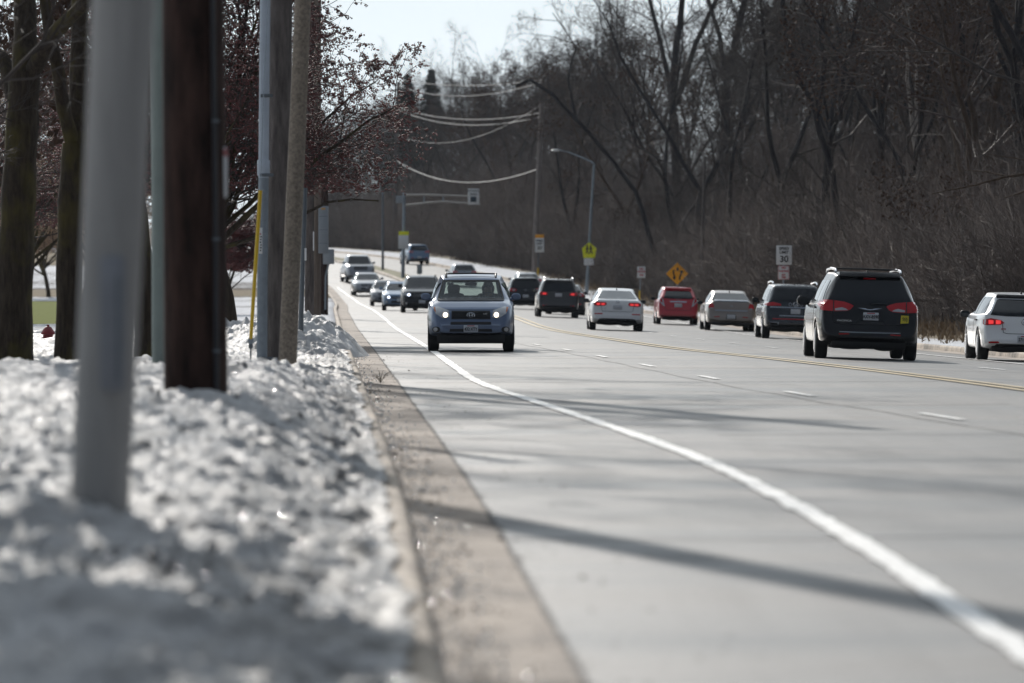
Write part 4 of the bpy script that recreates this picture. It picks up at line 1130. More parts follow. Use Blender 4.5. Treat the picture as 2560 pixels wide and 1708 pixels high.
def rear_glass(c, zlo, zhi, wlo, whi, mat='glass', name='rear_window', bow=.02):
    return c.patch(name, mat, 'rear', [(-wlo, zlo), (-wlo * .5, zlo - bow), (wlo * .5, zlo - bow), (wlo, zlo), (whi, zhi - .02), (whi * .9, zhi), (-whi * .9, zhi), (-whi, zhi - .02)])
def windscreen(c, zlo, zhi, wlo, whi, mat='glass', name='windscreen'):
    return c.patch(name, mat, 'front', [(-wlo, zlo), (-wlo * .5, zlo - .02), (wlo * .5, zlo - .02), (wlo, zlo), (whi, zhi - .02), (whi * .85, zhi), (-whi * .85, zhi), (-whi, zhi - .02)])

def gpos(X, Y): return (X, Y, float(road_z(np.array(X), np.array(Y))))
def road_yaw(Y, c=rk):  # heading left of straight ahead
    return -math.atan(float(c(np.array(Y + 4)) - c(np.array(Y - 4))) / 8)
def tilt(X): return math.atan(.03) * (1 if X > 1.0 else 0)
def spot(u, v, kind_fn=None):
    """road point under photo pixel"""
    p = ground_at(u, v); return p.x, p.y

# --- 1 blue SUV coming towards us
def blue_suv():
    sp = spec('suv', 4.6, 1.84, 1.64, hood=1.08, belt=1.06, wr=.355, fzb=.36, wsb=1.05, wsl=.62, tumble=.70)
    X, Y = -.88, 119.5
    sp['top'][-5:] = [(2.3 - .50, 1.05), (2.3 - .22, .93), (2.3 - .10, .80), (2.3 - .05, .62), (2.3, .55)]
    c = Car('suv', 'blue SUV with lit headlamps driving towards the camera beside the white edge line', 'SUV', sp, gpos(X, Y + 2.3), math.pi + R(.4))
    wz0, wz1 = 1.11, 1.50
    def inpoly(x, z, zlo, zhi, wlo, whi): 
        if not zlo < z < zhi: return False
        return abs(x) < wlo + (whi - wlo) * (z - zlo) / (zhi - zlo)
    holes = [lambda p: p.y > .3 and inpoly(p.x, p.z, wz0 + .02, wz1 - .015, .66, .555), lambda p: p.y < -1.5 and inpoly(p.x, p.z, 1.10, 1.47, .62, .52),
             lambda p: abs(p.x) > .5 and -1.7 < p.y < .75 and 1.12 < p.z < 1.44]
    c.finish_body('p_blue', holes); c.wheels(.225, 5); c.under(.18, .78, .12)
    windscreen(c, wz0, wz1, .69, .575, 'clear'); rear_glass(c, 1.08, 1.49, .66, .55, 'clear')
    for a in ([(-.71, 1.10), (-.67, 1.10), (-.565, 1.50), (-.60, 1.50)], [(.71, 1.10), (.67, 1.10), (.565, 1.50), (.60, 1.50)], [(-.60, 1.475), (.60, 1.475), (.60, 1.51), (-.60, 1.51)], [(-.70, 1.075), (.70, 1.075), (.70, 1.125), (-.70, 1.125)]):
        c.patch('windscreen_trim', 'plastic', 'front', a, off=.011)
    side_windows(c, 1.10, 1.46, -1.75, 1.05, .25, .62, 2, 'clear')
    # inside
    mb = MB(); mb.rbox((0, .82, 1.02), (1.36, .5, .22), .08); mb.tube([(-.37, .50, 1.06)] + [(-.37 + .19 * math.sin(a), .50 - .03 * math.cos(a), 1.06 + .19 * math.cos(a) - .19 + .19) for a in np.linspace(0, 6.283, 20)], .014, 6); mb.build('dashboard', 'plastic', c.root)
    for x in (-.37, .37):
        mb = MB(); mb.rbox((x, -.12, .93), (.50, .16, .60), .10, 4); mb.rbox((x, .15, .62), (.50, .52, .16), .06); s_ = mb.build('seat', 'interior', c.root)
        MB().rbox((x, -.15, 1.33), (.27, .11, .18), .07, 4).build('headrest', 'interior', s_)
    mb = MB(); mb.rbox((0, -1.05, .90), (1.25, .18, .56), .10, 4); mb.build('rear_bench', 'interior', c.root)
    for x in (-.37, .37): MB().rbox((x, -1.08, 1.25), (.25, .10, .15), .06, 4).build('headrest', 'interior', c.root)
    MB().rbox((0, .62, 1.43), (.25, .03, .07), .03).build('interior_mirror', 'plastic', c.root)
    # face
    gr = c.patch('grille', 'plastic', 'front', [(-.41, .69), (.41, .69), (.405, .86), (-.405, .86)], off=.012)
    for z in (.73, .775, .82): c.line('grille_bar', 'plastic', 'front', [(-.40, z), (.40, z)], .009, .016, gr)
    c.line('hood_shut_line', 'plastic', 'front', [(-.70, .90), (-.42, .885), (.42, .885), (.70, .90)], .006, .0)
    c.patch('lower_grille', 'plastic', 'front', [(-.43, .578), (.43, .578), (.42, .632), (-.42, .632)], off=.010)
    c.patch('lower_grille', 'plastic', 'front', [(-.45, .425), (.45, .425), (.44, .487), (-.44, .487)], off=.010)
    for rx, rz_, cz in ((.082, .055, .775), (.03, .055, .775), (.058, .022, .79)): c.ring('badge', 'chrome', 'front', (0, cz), rx, rz_, .008, .028)
    c.mark('V6', .075, 'front', -.31, .785)
    for sd in (-1, 1):
        h = c.patch('headlight', 'lamp_clear', 'front', [(sd * x, z) for x, z in ((.44, .73), (.58, .70), (.74, .80), (.79, .93), (.70, .95), (.47, .87))], off=.014, res=.05)
        c.patch('bulb', 'bulb_warm', 'front', ell2(sd * .535, .775, .050, .050), off=.022, parent=h, res=.05)
        c.patch('indicator', 'lamp_amber', 'front', [(sd * x, z) for x, z in ((.735, .82), (.765, .86), (.785, .93), (.745, .935))], off=.02, parent=h, res=.04)
        fl = c.patch('fog_lamp', 'plastic', 'front', ell2(sd * .725, .475, .085, .06), off=.008, res=.05)
        c.patch('lens', 'lamp_clear', 'front', ell2(sd * .735, .475, .042, .042), off=.016, parent=fl, res=.04)
    c.plate('front', 0, .49, '432·XTY')
    c.mirrors(.95, 1.16, .86, 'p_blue', .20, .15, 'p_blue')
    c.rails(.53, -1.5, .55, 1.625, 'plastic', (.25, -.9), .04)
    c.patch('bumper_insert', 'plastic', 'front', [(-.66, .365), (.66, .365), (.62, .405), (-.62, .405)], off=.01)
    c.sides('sill_cladding', 'plastic', [(-1.0, .25), (1.0, .25), (1.0, .36), (-1.0, .36)], off=.01)
    return c
CAR_BLUE = blue_suv()

def driver():
    """seated driver behind the wheel of the blue SUV, one skinned body"""
    c = CAR_BLUE.root; mw = Matrix.Translation(c.location) @ Matrix.Rotation(c.rotation_euler.z, 4, 'Z')
    P = [(-.37, .06, .74), (-.37, .02, .92), (-.37, -.01, 1.10), (-.37, .0, 1.21), (-.37, .03, 1.30), (-.37, .04, 1.40),
         (-.55, .0, 1.13), (-.60, .20, .96), (-.50, .44, 1.06), (-.19, .0, 1.13), (-.14, .20, .96), (-.24, .44, 1.06), (-.27, .30, .72), (-.47, .30, .72), (-.27, .55, .70), (-.47, .55, .70)]
    rad = [.15, .145, .16, .075, .085, .10, .065, .045, .035, .065, .045, .035, .085, .085, .07, .07]
    E = [(0, 1), (1, 2), (2, 3), (3, 4), (4, 5), (2, 6), (6, 7), (7, 8), (2, 9), (9, 10), (10, 11), (0, 12), (0, 13), (12, 14), (13, 15)]
    me = bpy.data.meshes.new('person'); me.from_pydata([tuple(mw @ Vector(p)) for p in P], E, []); o = bpy.data.objects.new('person', me); COL.objects.link(o)
    md = o.modifiers.new('skin', 'SKIN'); o.modifiers.new('sub', 'SUBSURF').levels = 1
    o.modifiers['sub'].render_levels = 2
    for i, v in enumerate(me.skin_vertices[0].data): v.radius = (rad[i], rad[i] * .85); v.use_root = (i == 0)
    dg = bpy.context.evaluated_depsgraph_get(); ev = o.evaluated_get(dg); m2 = bpy.data.meshes.new_from_object(ev); o.modifiers.clear(); o.data = m2
    m2.materials.clear(); m2.materials.append(MAT['cloth']); m2.materials.append(MAT['skin'])
    top = (mw @ Vector((0, 0, 1.20))).z
    for p in m2.polygons:
        p.use_smooth = True
        if p.center.z > top: p.material_index = 1
    hd = mw @ Vector((-.37, .025, 1.425)); MB().ell(tuple(hd), (.105, .115, .075), 12, 8).build('hair', 'hair', o)
    nose = mw @ Vector((-.37, .14, 1.36)); MB().ell(tuple(nose), (.016, .02, .03)).build('nose', 'skin', o)
    tag(o, 'person in a dark jacket driving the blue SUV, seen through its windscreen', 'person')
driver()

# --- 2 black minivan, rear
def minivan():
    sp = spec('van', 5.17, 2.02, 1.74, hood=1.10, belt=1.08, rbelt=1.13, wr=.365, zb=.33, ro=1.05, fo=1.0, wsb=1.05, wsl=1.0, tumble=.665, bz=.66)
    X, Y = 6.95, 111.5
    c = Car('minivan', 'black minivan seen from behind with a yellow sticker and roof bars', 'minivan', sp, gpos(X, Y + 2.5), R(.9), roll=tilt(X)); c.finish_body('p_black'); c.wheels(.24, 10); c.under(.22, .72, .2)
    rear_glass(c, 1.13, 1.56, .82, .635)
    c.patch('rear_spoiler', 'p_black', 'rear', [(-.60, 1.60), (.60, 1.60), (.575, 1.665), (-.575, 1.665)], off=.07)
    c.patch('high_brake_light', 'lamp_red', 'rear', [(-.12, 1.585), (.12, 1.585), (.12, 1.60), (-.12, 1.60)], off=.02)
    for sd in (-1, 1):
        t_ = c.patch('tail_light', 'lamp_red', 'rear', [(sd * x, z) for x, z in ((.32, 1.055), (.38, .985), (.45, .955), (.70, .94), (.93, .955), (.97, 1.05), (.955, 1.165), (.72, 1.155), (.50, 1.13), (.38, 1.09))], off=.016, res=.05)
        c.patch('reverse_lens', 'lamp_clear', 'rear', [(sd * x, z) for x, z in ((.43, .968), (.685, .955), (.685, .995), (.55, 1.02), (.48, 1.0))], off=.022, parent=t_, res=.05)
        c.patch('lens_divider', 'plastic', 'rear', [(sd * x, z) for x, z in ((.705, .94), (.725, .94), (.725, 1.16), (.705, 1.16))], off=.02, parent=t_)
        c.patch('reflector', 'lamp_red', 'rear', [(sd * x, z) for x, z in ((.40, .50), (.60, .49), (.61, .515), (.41, .52))], off=.012)
    wing = c.patch('badge', 'chrome', 'rear', [(-.25, 1.022), (-.08, 1.01), (-.05, .995), (.05, .995), (.08, 1.01), (.25, 1.022), (.07, .985), (0, .978), (-.07, .985)], off=.02, res=.04)
    c.line('bumper_trim', 'silver_trim', 'rear', [(-.60, .545), (-.3, .54), (.3, .54), (.60, .545)], .012, .008)
    c.line('tailgate_shut_line', 'plastic', 'rear', [(-.76, .95), (-.72, .74), (-.6, .70), (.6, .70), (.72, .74), (.76, .95)], .007, .001)
    c.plate('rear', .02, .86, 'AXV-8590')
    c.mark('PACIFICA', .045, 'rear', -.50, .765, sx=1.5)
    st = c.patch('sticker', 'sticker', 'rear', [(.60, .735), (.76, .745), (.765, .89), (.615, .895)], off=.012)
    for k in range(3): c.line('sticker_scrawl', 'sign_black', 'rear', [(.63 + k * .035, .83 - k * .01), (.66 + k * .035, .86), (.65 + k * .035, .79 - k * .015), (.68 + k * .03, .83)], .004, .014, st)
    c.line('wiper', 'plastic', 'rear', [(0.02, 1.10), (.35, 1.105)], .012, .02)
    c.patch('number_plate_recess', 'plastic', 'rear', [(-.28, .70), (.32, .70), (.26, .765), (-.20, .765)], off=.004)
    c.mirrors(1.28, 1.13, .94, 'p_black', .25, .19)
    side_windows(c, 1.14, 1.55, -2.05, 1.35, .35, .95, 3)
    c.rails(.64, -1.75, .7, 1.765, 'silver_trim', (-1.2, .2), .05); c.fin(-1.55)
    c.sides('window_trim', 'chrome', [(-2.0, 1.118), (1.3, 1.118), (1.3, 1.132), (-2.0, 1.132)], off=.012)
minivan()

# --- 3 white hatchback at the right edge
def hatch_white():
    sp = spec('hatch', 4.27, 1.80, 1.45, hood=.98, belt=.96, rbelt=.98, wr=.325, zb=.27, wsb=1.15, wsl=.85, tumble=.665, bz=.56)
    X, Y = 10.62, 118.5
    c = Car('hatchback', 'white hatchback with lit tail lights half cut off by the right edge', 'hatchback', sp, gpos(X, Y + 2.1), R(1.1), roll=tilt(X)); c.finish_body('p_white'); c.wheels(.225, 5); c.under(.2, .74, .15)
    rear_glass(c, .96, 1.29, .71, .55)
    c.patch('rear_spoiler', 'plastic', 'rear', [(-.55, 1.315), (.55, 1.315), (.52, 1.35), (-.52, 1.35)], off=.06)
    for sd in (-1, 1):
        t_ = c.patch('tail_light', 'lamp_red', 'rear', [(sd * x, z) for x, z in ((.42, .80), (.50, .76), (.78, .745), (.84, .76), (.835, .86), (.70, .89), (.48, .85))], off=.014, res=.05)
        for x in (.55, .70): c.patch('brake_lamp', 'lamp_redlit', 'rear', [(sd * (x - .05), .775), (sd * (x + .05), .77), (sd * (x + .05), .85), (sd * (x - .05), .845)], off=.022, parent=t_, res=.05)
        c.patch('reflector', 'lamp_red', 'rear', [(sd * x, z) for x, z in ((.52, .385), (.74, .38), (.74, .41), (.55, .415))], off=.01)
    c.patch('bumper_insert', 'plastic', 'rear', [(-.66, .27), (.66, .27), (.58, .36), (-.58, .36)], off=.01)
    c.line('tailgate_shut_line', 'plastic', 'rear', [(-.46, .78), (-.44, .60), (-.36, .58), (.36, .58), (.44, .60), (.46, .78)], .006, .001)
    c.ring('badge', 'chrome', 'rear', (0, .83), .06, .06, .008, .02); c.line('badge', 'chrome', 'rear', [(-.045, .865), (-.015, .79), (0, .83), (.015, .79), (.045, .865)], .006, .02)
    c.mark('GTI', .05, 'rear', -.44, .67, 'sign_red', sx=1.3)
    c.plate('rear', 0, .47, '271·VKL')
    c.mirrors(1.05, .96, .84, 'plastic', .21, .15)
    side_windows(c, .98, 1.33, -1.75, 1.05, .40, .85, 2)
    c.patch('exhaust_pipe', 'chrome', 'rear', ell2(-.48, .285, .05, .035), off=.03); c.patch('exhaust_pipe', 'chrome', 'rear', ell2(.48, .285, .05, .035), off=.03)
    c.fin(-1.2)
hatch_white()

# --- 4 dark navy SUV left of the minivan
def suv_navy():
    sp = spec('suv', 5.0, 1.99, 1.74, hood=1.10, belt=1.10, rbelt=1.16, wr=.385, zb=.36, tumble=.70, wsb=1.3, wsl=.75, bz=.70)
    X, Y = 8.8, 178
    c = Car('suv', 'dark navy SUV with silver trim strips driving away in front of the black minivan', 'SUV', sp, gpos(X, Y + 2.5), R(1.2), roll=tilt(X)); c.finish_body('p_navy'); c.wheels(.245, 10); c.under(.24, .74, .2)
    rear_glass(c, 1.17, 1.60, .74, .62)
    for sd in (-1, 1):
        t_ = c.patch('tail_light', 'lamp_red', 'rear', [(sd * x, z) for x, z in ((.45, 1.04), (.90, 1.03), (.95, 1.06), (.94, 1.12), (.70, 1.15), (.46, 1.10))], off=.014, res=.06)
        c.patch('exhaust_trim', 'silver_trim', 'rear', [(sd * x, z) for x, z in ((.52, .44), (.82, .44), (.80, .53), (.52, .53))], off=.012)
        c.patch('exhaust_opening', 'plastic', 'rear', [(sd * x, z) for x, z in ((.55, .46), (.79, .46), (.775, .51), (.55, .51))], off=.018)
    c.patch('trim_strip', 'silver_trim', 'rear', [(-.80, .975), (.80, .975), (.80, 1.01), (-.80, 1.01)], off=.014)
    c.patch('trim_strip', 'silver_trim', 'rear', [(-.50, .715), (.50, .715), (.50, .745), (-.50, .745)], off=.012)
    c.patch('reflector', 'lamp_red', 'rear', [(-.72, .615), (.72, .615), (.72, .64), (-.72, .64)], off=.01)
    c.ring('badge', 'chrome', 'rear', (0, 1.09), .075, .075, .011, .03); c.line('badge', 'chrome', 'rear', [(-.055, 1.13), (-.018, 1.035), (0, 1.08), (.018, 1.035), (.055, 1.13)], .008, .03)
    for x in (-.17, .17): c.ring('badge', 'silver_trim', 'rear', (x, 1.09), .04, .05, .008, .02)
    c.plate('rear', 0, .87)
    c.mirrors(1.2, 1.2, .93, 'plastic', .22, .17); side_windows(c, 1.18, 1.56, -2.1, 1.2, .4, .75, 3)
    c.rails(.69, -1.9, .6, 1.775, 'chrome', (), .06); c.fin(-1.5); c.line('wiper', 'plastic', 'rear', [(-.02, 1.17), (.32, 1.18)], .012, .02)
suv_navy()

# --- 5 champagne sedan
def sedan_champagne():
    sp = spec('sedan', 5.09, 1.85, 1.49, hood=.98, belt=.97, wr=.335, zb=.28, deck=1.08, decklen=.75, rgl=.80, tumble=.70, bz=.62)
    X, Y = 7.98, 209
    c = Car('sedan', 'champagne beige sedan driving away between the red hatchback and the navy SUV', 'sedan', sp, gpos(X, Y + 2.5), R(1.2), roll=tilt(X)); c.finish_body('p_champagne'); c.wheels(.22, 8); c.under(.2, .74, .2)
    rear_glass(c, 1.115, 1.37, .70, .56)
    c.patch('boot_lid', 'p_champagne', 'rear', [(-.62, .74), (.62, .74), (.60, 1.06), (-.60, 1.06)], off=.012)
    c.patch('rear_spoiler', 'silver_trim', 'rear', [(-.63, 1.055), (.63, 1.055), (.60, 1.085), (-.60, 1.085)], off=.05)
    for sd in (-1, 1):
        t_ = c.patch('tail_light', 'lamp_red', 'rear', [(sd * x, z) for x, z in ((.63, .81), (.80, .80), (.83, .86), (.80, .98), (.70, 1.01), (.65, .96))], off=.018, res=.05)
        c.patch('reverse_lens', 'lamp_clear', 'rear', [(sd * x, z) for x, z in ((.65, .80), (.78, .80), (.78, .835), (.65, .835))], off=.024, parent=t_, res=.05)
        c.patch('reflector', 'lamp_red', 'rear', [(sd * x, z) for x, z in ((.42, .50), (.62, .49), (.62, .52), (.42, .53))], off=.01)
    c.patch('trim_strip', 'silver_trim', 'rear', [(-.60, .72), (.60, .72), (.60, .765), (-.60, .765)], off=.016)
    c.patch('plate_recess', 'plastic', 'rear', [(-.19, .43), (.19, .43), (.17, .61), (-.17, .61)], off=.006)
    c.plate('rear', 0, .52); c.ring('badge', 'chrome', 'rear', (0, .91), .06, .022, .008, .02)
    c.mirrors(1.05, 1.0, .86, 'plastic', .2, .13); side_windows(c, 1.0, 1.32, -1.75, 1.2, .6, .85, 2); c.fin(-.95)
sedan_champagne()

# --- 6 red hatchback
def hatch_red():
    sp = spec('hatch', 4.14, 1.695, 1.53, hood=.98, belt=.98, rbelt=1.08, wr=.30, zb=.25, tumble=.70, wsb=1.0, wsl=.9, bz=.55)
    X, Y = 6.63, 229
    c = Car('hatchback', 'small red hatchback driving away below the amber diamond sign', 'hatchback', sp, gpos(X, Y + 2.07), R(1.2), roll=tilt(X)); c.finish_body('p_red'); c.wheels(.19, 6); c.under(.19, .72, .15)
    rear_glass(c, 1.06, 1.36, .60, .49)
    c.patch('rear_spoiler', 'p_red', 'rear', [(-.52, 1.39), (.52, 1.39), (.49, 1.44), (-.49, 1.44)], off=.08)
    for sd in (-1, 1):
        t_ = c.patch('tail_light', 'lamp_clear', 'rear', [(sd * x, z) for x, z in ((.54, .72), (.62, .76), (.76, .92), (.76, 1.05), (.68, 1.08), (.60, .98), (.57, .84))], off=.016, res=.05)
        c.patch('lens', 'lamp_red', 'rear', [(sd * x, z) for x, z in ((.62, .84), (.74, .94), (.74, 1.04), (.67, 1.05))], off=.022, parent=t_, res=.05)
    c.patch('tailgate_trim', 'chrome', 'rear', [(-.34, .90), (.34, .90), (.34, .945), (-.34, .945)], off=.014)
    c.ring('badge', 'chrome', 'rear', (0, .98), .05, .04, .008, .02); c.plate('rear', 0, .78)
    c.patch('bumper_insert', 'plastic', 'rear', [(-.58, .27), (.58, .27), (.54, .33), (-.54, .33)], off=.01)
    c.line('tailgate_shut_line', 'plastic', 'rear', [(-.53, .75), (-.50, .58), (.50, .58), (.53, .75)], .006, .001)
    c.mirrors(.95, 1.02, .80, 'plastic', .19, .13); side_windows(c, 1.0, 1.36, -1.6, 1.1, .4, .9, 2); c.fin(-1.1)
hatch_red()

# --- 7 white sedan
def sedan_white():
    sp = spec('sedan', 4.85, 1.86, 1.465, hood=.95, belt=.94, wr=.33, zb=.26, deck=1.06, decklen=.42, rgl=1.05, tumble=.68, bz=.60)
    X, Y = 3.55, 194.5
    c = Car('sedan', 'white sedan with lit red tail lights and black mirrors next to the yellow centre line', 'sedan', sp, gpos(X, Y + 2.4), R(.8), roll=tilt(X)); c.finish_body('p_white'); c.wheels(.225, 5); c.under(.2, .74, .2)
    rear_glass(c, 1.10, 1.36, .66, .50)
    for sd in (-1, 1):
        t_ = c.patch('tail_light', 'lamp_red', 'rear', [(sd * x, z) for x, z in ((.36, .90), (.42, .85), (.70, .83), (.80, .86), (.80, .94), (.72, .975), (.40, .965))], off=.016, res=.05)
        for x in (.50, .66): c.patch('brake_lamp', 'lamp_redlit', 'rear', [(sd * (x - .06), .87), (sd * (x + .05), .865), (sd * (x + .05), .925), (sd * (x - .06), .93)], off=.022, parent=t_, res=.05)
        c.patch('reflector', 'lamp_red', 'rear', [(sd * x, z) for x, z in ((.50, .555), (.78, .55), (.78, .585), (.50, .59))], off=.01)
    c.line('boot_shut_line', 'plastic', 'rear', [(-.56, .85), (-.52, .66), (.52, .66), (.56, .85)], .006, .001)
    c.patch('bumper_insert', 'plastic', 'rear', [(-.70, .27), (.70, .27), (.62, .40), (.5, .42), (-.5, .42), (-.62, .40)], off=.012)
    c.plate('rear', 0, .81); c.ring('badge', 'chrome', 'rear', (0, .99), .06, .03, .008, .02); c.mark('SX', .06, 'rear', -.42, .76)
    c.mirrors(.95, 1.0, .88, 'plastic', .21, .14); side_windows(c, .98, 1.31, -1.65, 1.2, .75, .9, 2); c.fin(-.85)
sedan_white()

# --- 8 dark grey SUV, 9 grey sedan beside it, 10 black SUV, 11 silver sedan, 12 silver van (all going away)
def rear_generic(name, label, cat, kind, L, W, H, paintm, X, Y, yaw, rails=True, lit=False, light='box', plate_z=.55, **k):
    sp = spec(kind, L, W, H, **k); c = Car(name, label, cat, sp, gpos(X, Y + L / 2 - .1), yaw, roll=tilt(X) if Y < 330 else 0); c.finish_body(paintm); c.wheels(.22, 8); c.under(.22, .74, .2)
    w_ = W / 2; b = sp['beltz'] + .03
    if kind == 'sedan':
        td = k.get('deck', H * .7); rear_glass(c, td + .04, H - .115, w_ * .76, w_ * .60); lz = td - .10
    else: rear_glass(c, b + .06, H - .17, w_ * .77, w_ * .64); lz = b - .06; c.patch('rear_spoiler', paintm, 'rear', [(-w_ * .62, H - .15), (w_ * .62, H - .15), (w_ * .6, H - .09), (-w_ * .6, H - .09)], off=.06)
    for sd in (-1, 1):
        t_ = c.patch('tail_light', 'lamp_red', 'rear', [(sd * x * w_, lz + z) for x, z in ((.52, -.06), (.84, -.07), (.90, 0), (.86, .085), (.60, .075), (.50, .02))], off=.016, res=.06)
        c.patch('brake_lamp' if lit else 'reverse_lens', 'lamp_redlit' if lit else 'lamp_clear', 'rear', [(sd * x * w_, lz + z) for x, z in ((.58, -.03), (.74, -.035), (.74, .035), (.60, .035))], off=.022, parent=t_, res=.06)
        c.patch('reflector', 'lamp_red', 'rear', [(sd * x * w_, z) for x, z in ((.52, .50), (.74, .49), (.74, .53), (.52, .54))], off=.01)
    c.plate('rear', 0, plate_z); c.ring('badge', 'chrome', 'rear', (0, lz), .05, .04, .009, .02)
    c.patch('bumper_insert', 'plastic', 'rear', [(-w_ * .72, sp['bot'][0][1]), (w_ * .72, sp['bot'][0][1]), (w_ * .68, sp['bot'][0][1] + .09), (-w_ * .68, sp['bot'][0][1] + .09)], off=.012)
    c.mirrors(L / 2 - 1.35, b + .06, w_ * .93, 'plastic', .2, .14); n = 2 if kind == 'sedan' else 3
    side_windows(c, b + .05, H - .19, -L / 2 + (.75 if kind == 'sedan' else .45), L / 2 - 1.3, .6 if kind == 'sedan' else .35, .8, n)
    if rails: c.rails(w_ * .66, -L / 2 + .7, L / 2 - 1.9, H + .02, 'silver_trim', (), .05)
    c.fin(-L / 2 + (1.6 if kind == 'sedan' else .95)); return c
rear_generic('suv', 'dark grey SUV with lit red tail lights driving away left of the white sedan', 'SUV', 'suv', 4.7, 1.86, 1.70, 'p_grey', 1.96, 249, R(1.3), True, True, hood=1.06, belt=1.05, wr=.36, zb=.33, plate_z=.98)
rear_generic('sedan', 'dark sedan mostly hidden behind the right side of the dark grey SUV', 'sedan', 'sedan', 4.7, 1.82, 1.46, 'p_grey', 2.52, 268, R(1.3), False, hood=.95, belt=.95, deck=1.04, wr=.33)
rear_generic('suv', 'black SUV driving away just behind the right mirror of the blue SUV', 'SUV', 'suv', 4.75, 1.92, 1.72, 'p_midnight', .66, 304, R(1.8), False, hood=1.06, belt=1.06, wr=.36, zb=.34, plate_z=.70)
rear_generic('sedan', 'silver sedan going uphill above the roof of the black SUV', 'sedan', 'sedan', 4.75, 1.83, 1.47, 'p_silver', .90, 366, R(5.5), False, hood=.95, belt=.95, deck=1.04, wr=.33)
def spot_car(u, v): p = ground_at(u, v); return p.x, p.y
rear_generic('hatchback', 'pale silver hatchback climbing the hill above the roof of the blue SUV', 'hatchback', 'hatch', 4.5, 1.80, 1.50, 'p_silver', -3.42, 384, R(6), False, hood=1.0, belt=.97, wr=.33)
x_, y_ = spot_car(1035, 662)
rear_generic('suv', 'light blue SUV farthest up the hill beside the traffic island', 'SUV', 'suv', 4.6, 1.86, 1.62, 'p_skyblue', x_, y_, R(11), False, hood=1.04, belt=1.02, wr=.35)

# --- oncoming
def front_generic(name, label, cat, kind, L, W, H, paintm, X, Y, yaw, lit=None, gz_=(.62, .80), plate=True, rails=False, **k):
    sp = spec(kind, L, W, H, **k); c = Car(name, label, cat, sp, gpos(X, Y + L / 2 - .1), math.pi + yaw); c.finish_body(paintm); c.wheels(.225, 6); c.under(.2, .76, .15)
    w_ = W / 2; hd = sp['hood']
    windscreen(c, hd + .05, H - .125, w_ * .78, w_ * .63)
    gr = c.patch('grille', 'plastic', 'front', [(-w_ * .44, gz_[0]), (w_ * .44, gz_[0]), (w_ * .46, gz_[1]), (-w_ * .46, gz_[1])], off=.012)
    for f_ in (.3, .6): c.line('grille_bar', 'silver_trim', 'front', [(-w_ * .43, gz_[0] + (gz_[1] - gz_[0]) * f_), (w_ * .43, gz_[0] + (gz_[1] - gz_[0]) * f_)], .010, .016, gr)
    c.ring('badge', 'chrome', 'front', (0, (gz_[0] + gz_[1]) / 2), .075, .05, .010, .03)
    c.patch('lower_grille', 'plastic', 'front', [(-w_ * .5, .38), (w_ * .5, .38), (w_ * .47, .50), (-w_ * .47, .50)], off=.01)
    lz = (gz_[0] + gz_[1]) / 2 + .02
    for sd in (-1, 1):
        h = c.patch('headlight', 'lamp_clear', 'front', [(sd * x * w_, lz + z) for x, z in ((.50, -.07), (.66, -.085), (.83, -.02), (.86, .09), (.74, .10), (.50, .05))], off=.016, res=.06)
        if lit: c.patch('bulb', lit, 'front', ell2(sd * w_ * .62, lz, .06, .055), off=.024, parent=h, res=.05)
        fl = c.patch('fog_lamp', 'plastic', 'front', ell2(sd * w_ * .74, .44, .08, .055), off=.008, res=.06)
        c.patch('lens', 'lamp_clear', 'front', ell2(sd * w_ * .74, .44, .045, .04), off=.014, parent=fl, res=.05)
    if plate: c.plate('front', 0, .52)
    c.mirrors(L / 2 - 1.5 if kind != 'pickup' else L / 2 - 1.75, hd + .12, w_ * .93, paintm, .2, .15)
    b = sp['beltz'] + .03; ya, yb = (-L / 2 + 2.0, L / 2 - 1.45) if kind == 'pickup' else (-L / 2 + (.75 if kind == 'sedan' else .45), L / 2 - 1.3)
    side_windows(c, b + .04, H - .19, ya, yb, .3, .7, 2)
    if rails: c.rails(w_ * .66, -L / 2 + .7, L / 2 - 1.9, H + .02, 'plastic', (), .05)
    return c
front_generic('suv', 'black SUV with a bluish lit headlamp following left behind the blue SUV', 'SUV', 'suv', 5.0, 2.0, 1.76, 'p_midnight', -4.3, 268, R(1.5), 'bulb_cool', (.72, .93), hood=1.15, belt=1.12, wr=.38, zb=.32, rails=True)
front_generic('sedan', 'light blue sedan with lit headlamps partly hidden by the black oncoming SUV', 'sedan', 'sedan', 4.6, 1.80, 1.46, 'p_skyblue', -5.63, 283, R(1.5), 'bulb_cool', (.58, .70), hood=.98, belt=.96, wr=.325)
front_generic('sedan', 'small dark sedan coming on between the light blue and the silver sedan', 'sedan', 'sedan', 4.5, 1.74, 1.44, 'p_slate', -7.12, 318, R(2), None, (.58, .70), hood=.95, belt=.95, wr=.32)
front_generic('sedan', 'silver sedan coming down the hill in front of the pickup truck', 'sedan', 'sedan', 4.8, 1.84, 1.47, 'p_silver', -9.2, 357, R(4), None, (.58, .72), hood=.97, belt=.96, wr=.33)
front_generic('pickup_truck', 'silver pickup truck coming down the hill, last of the oncoming row', 'pickup truck', 'pickup', 5.7, 2.02, 1.90, 'p_silver', -10.65, 389, R(6.5), None, (.85, 1.08), hood=1.22, belt=1.2, wr=.40, zb=.38)
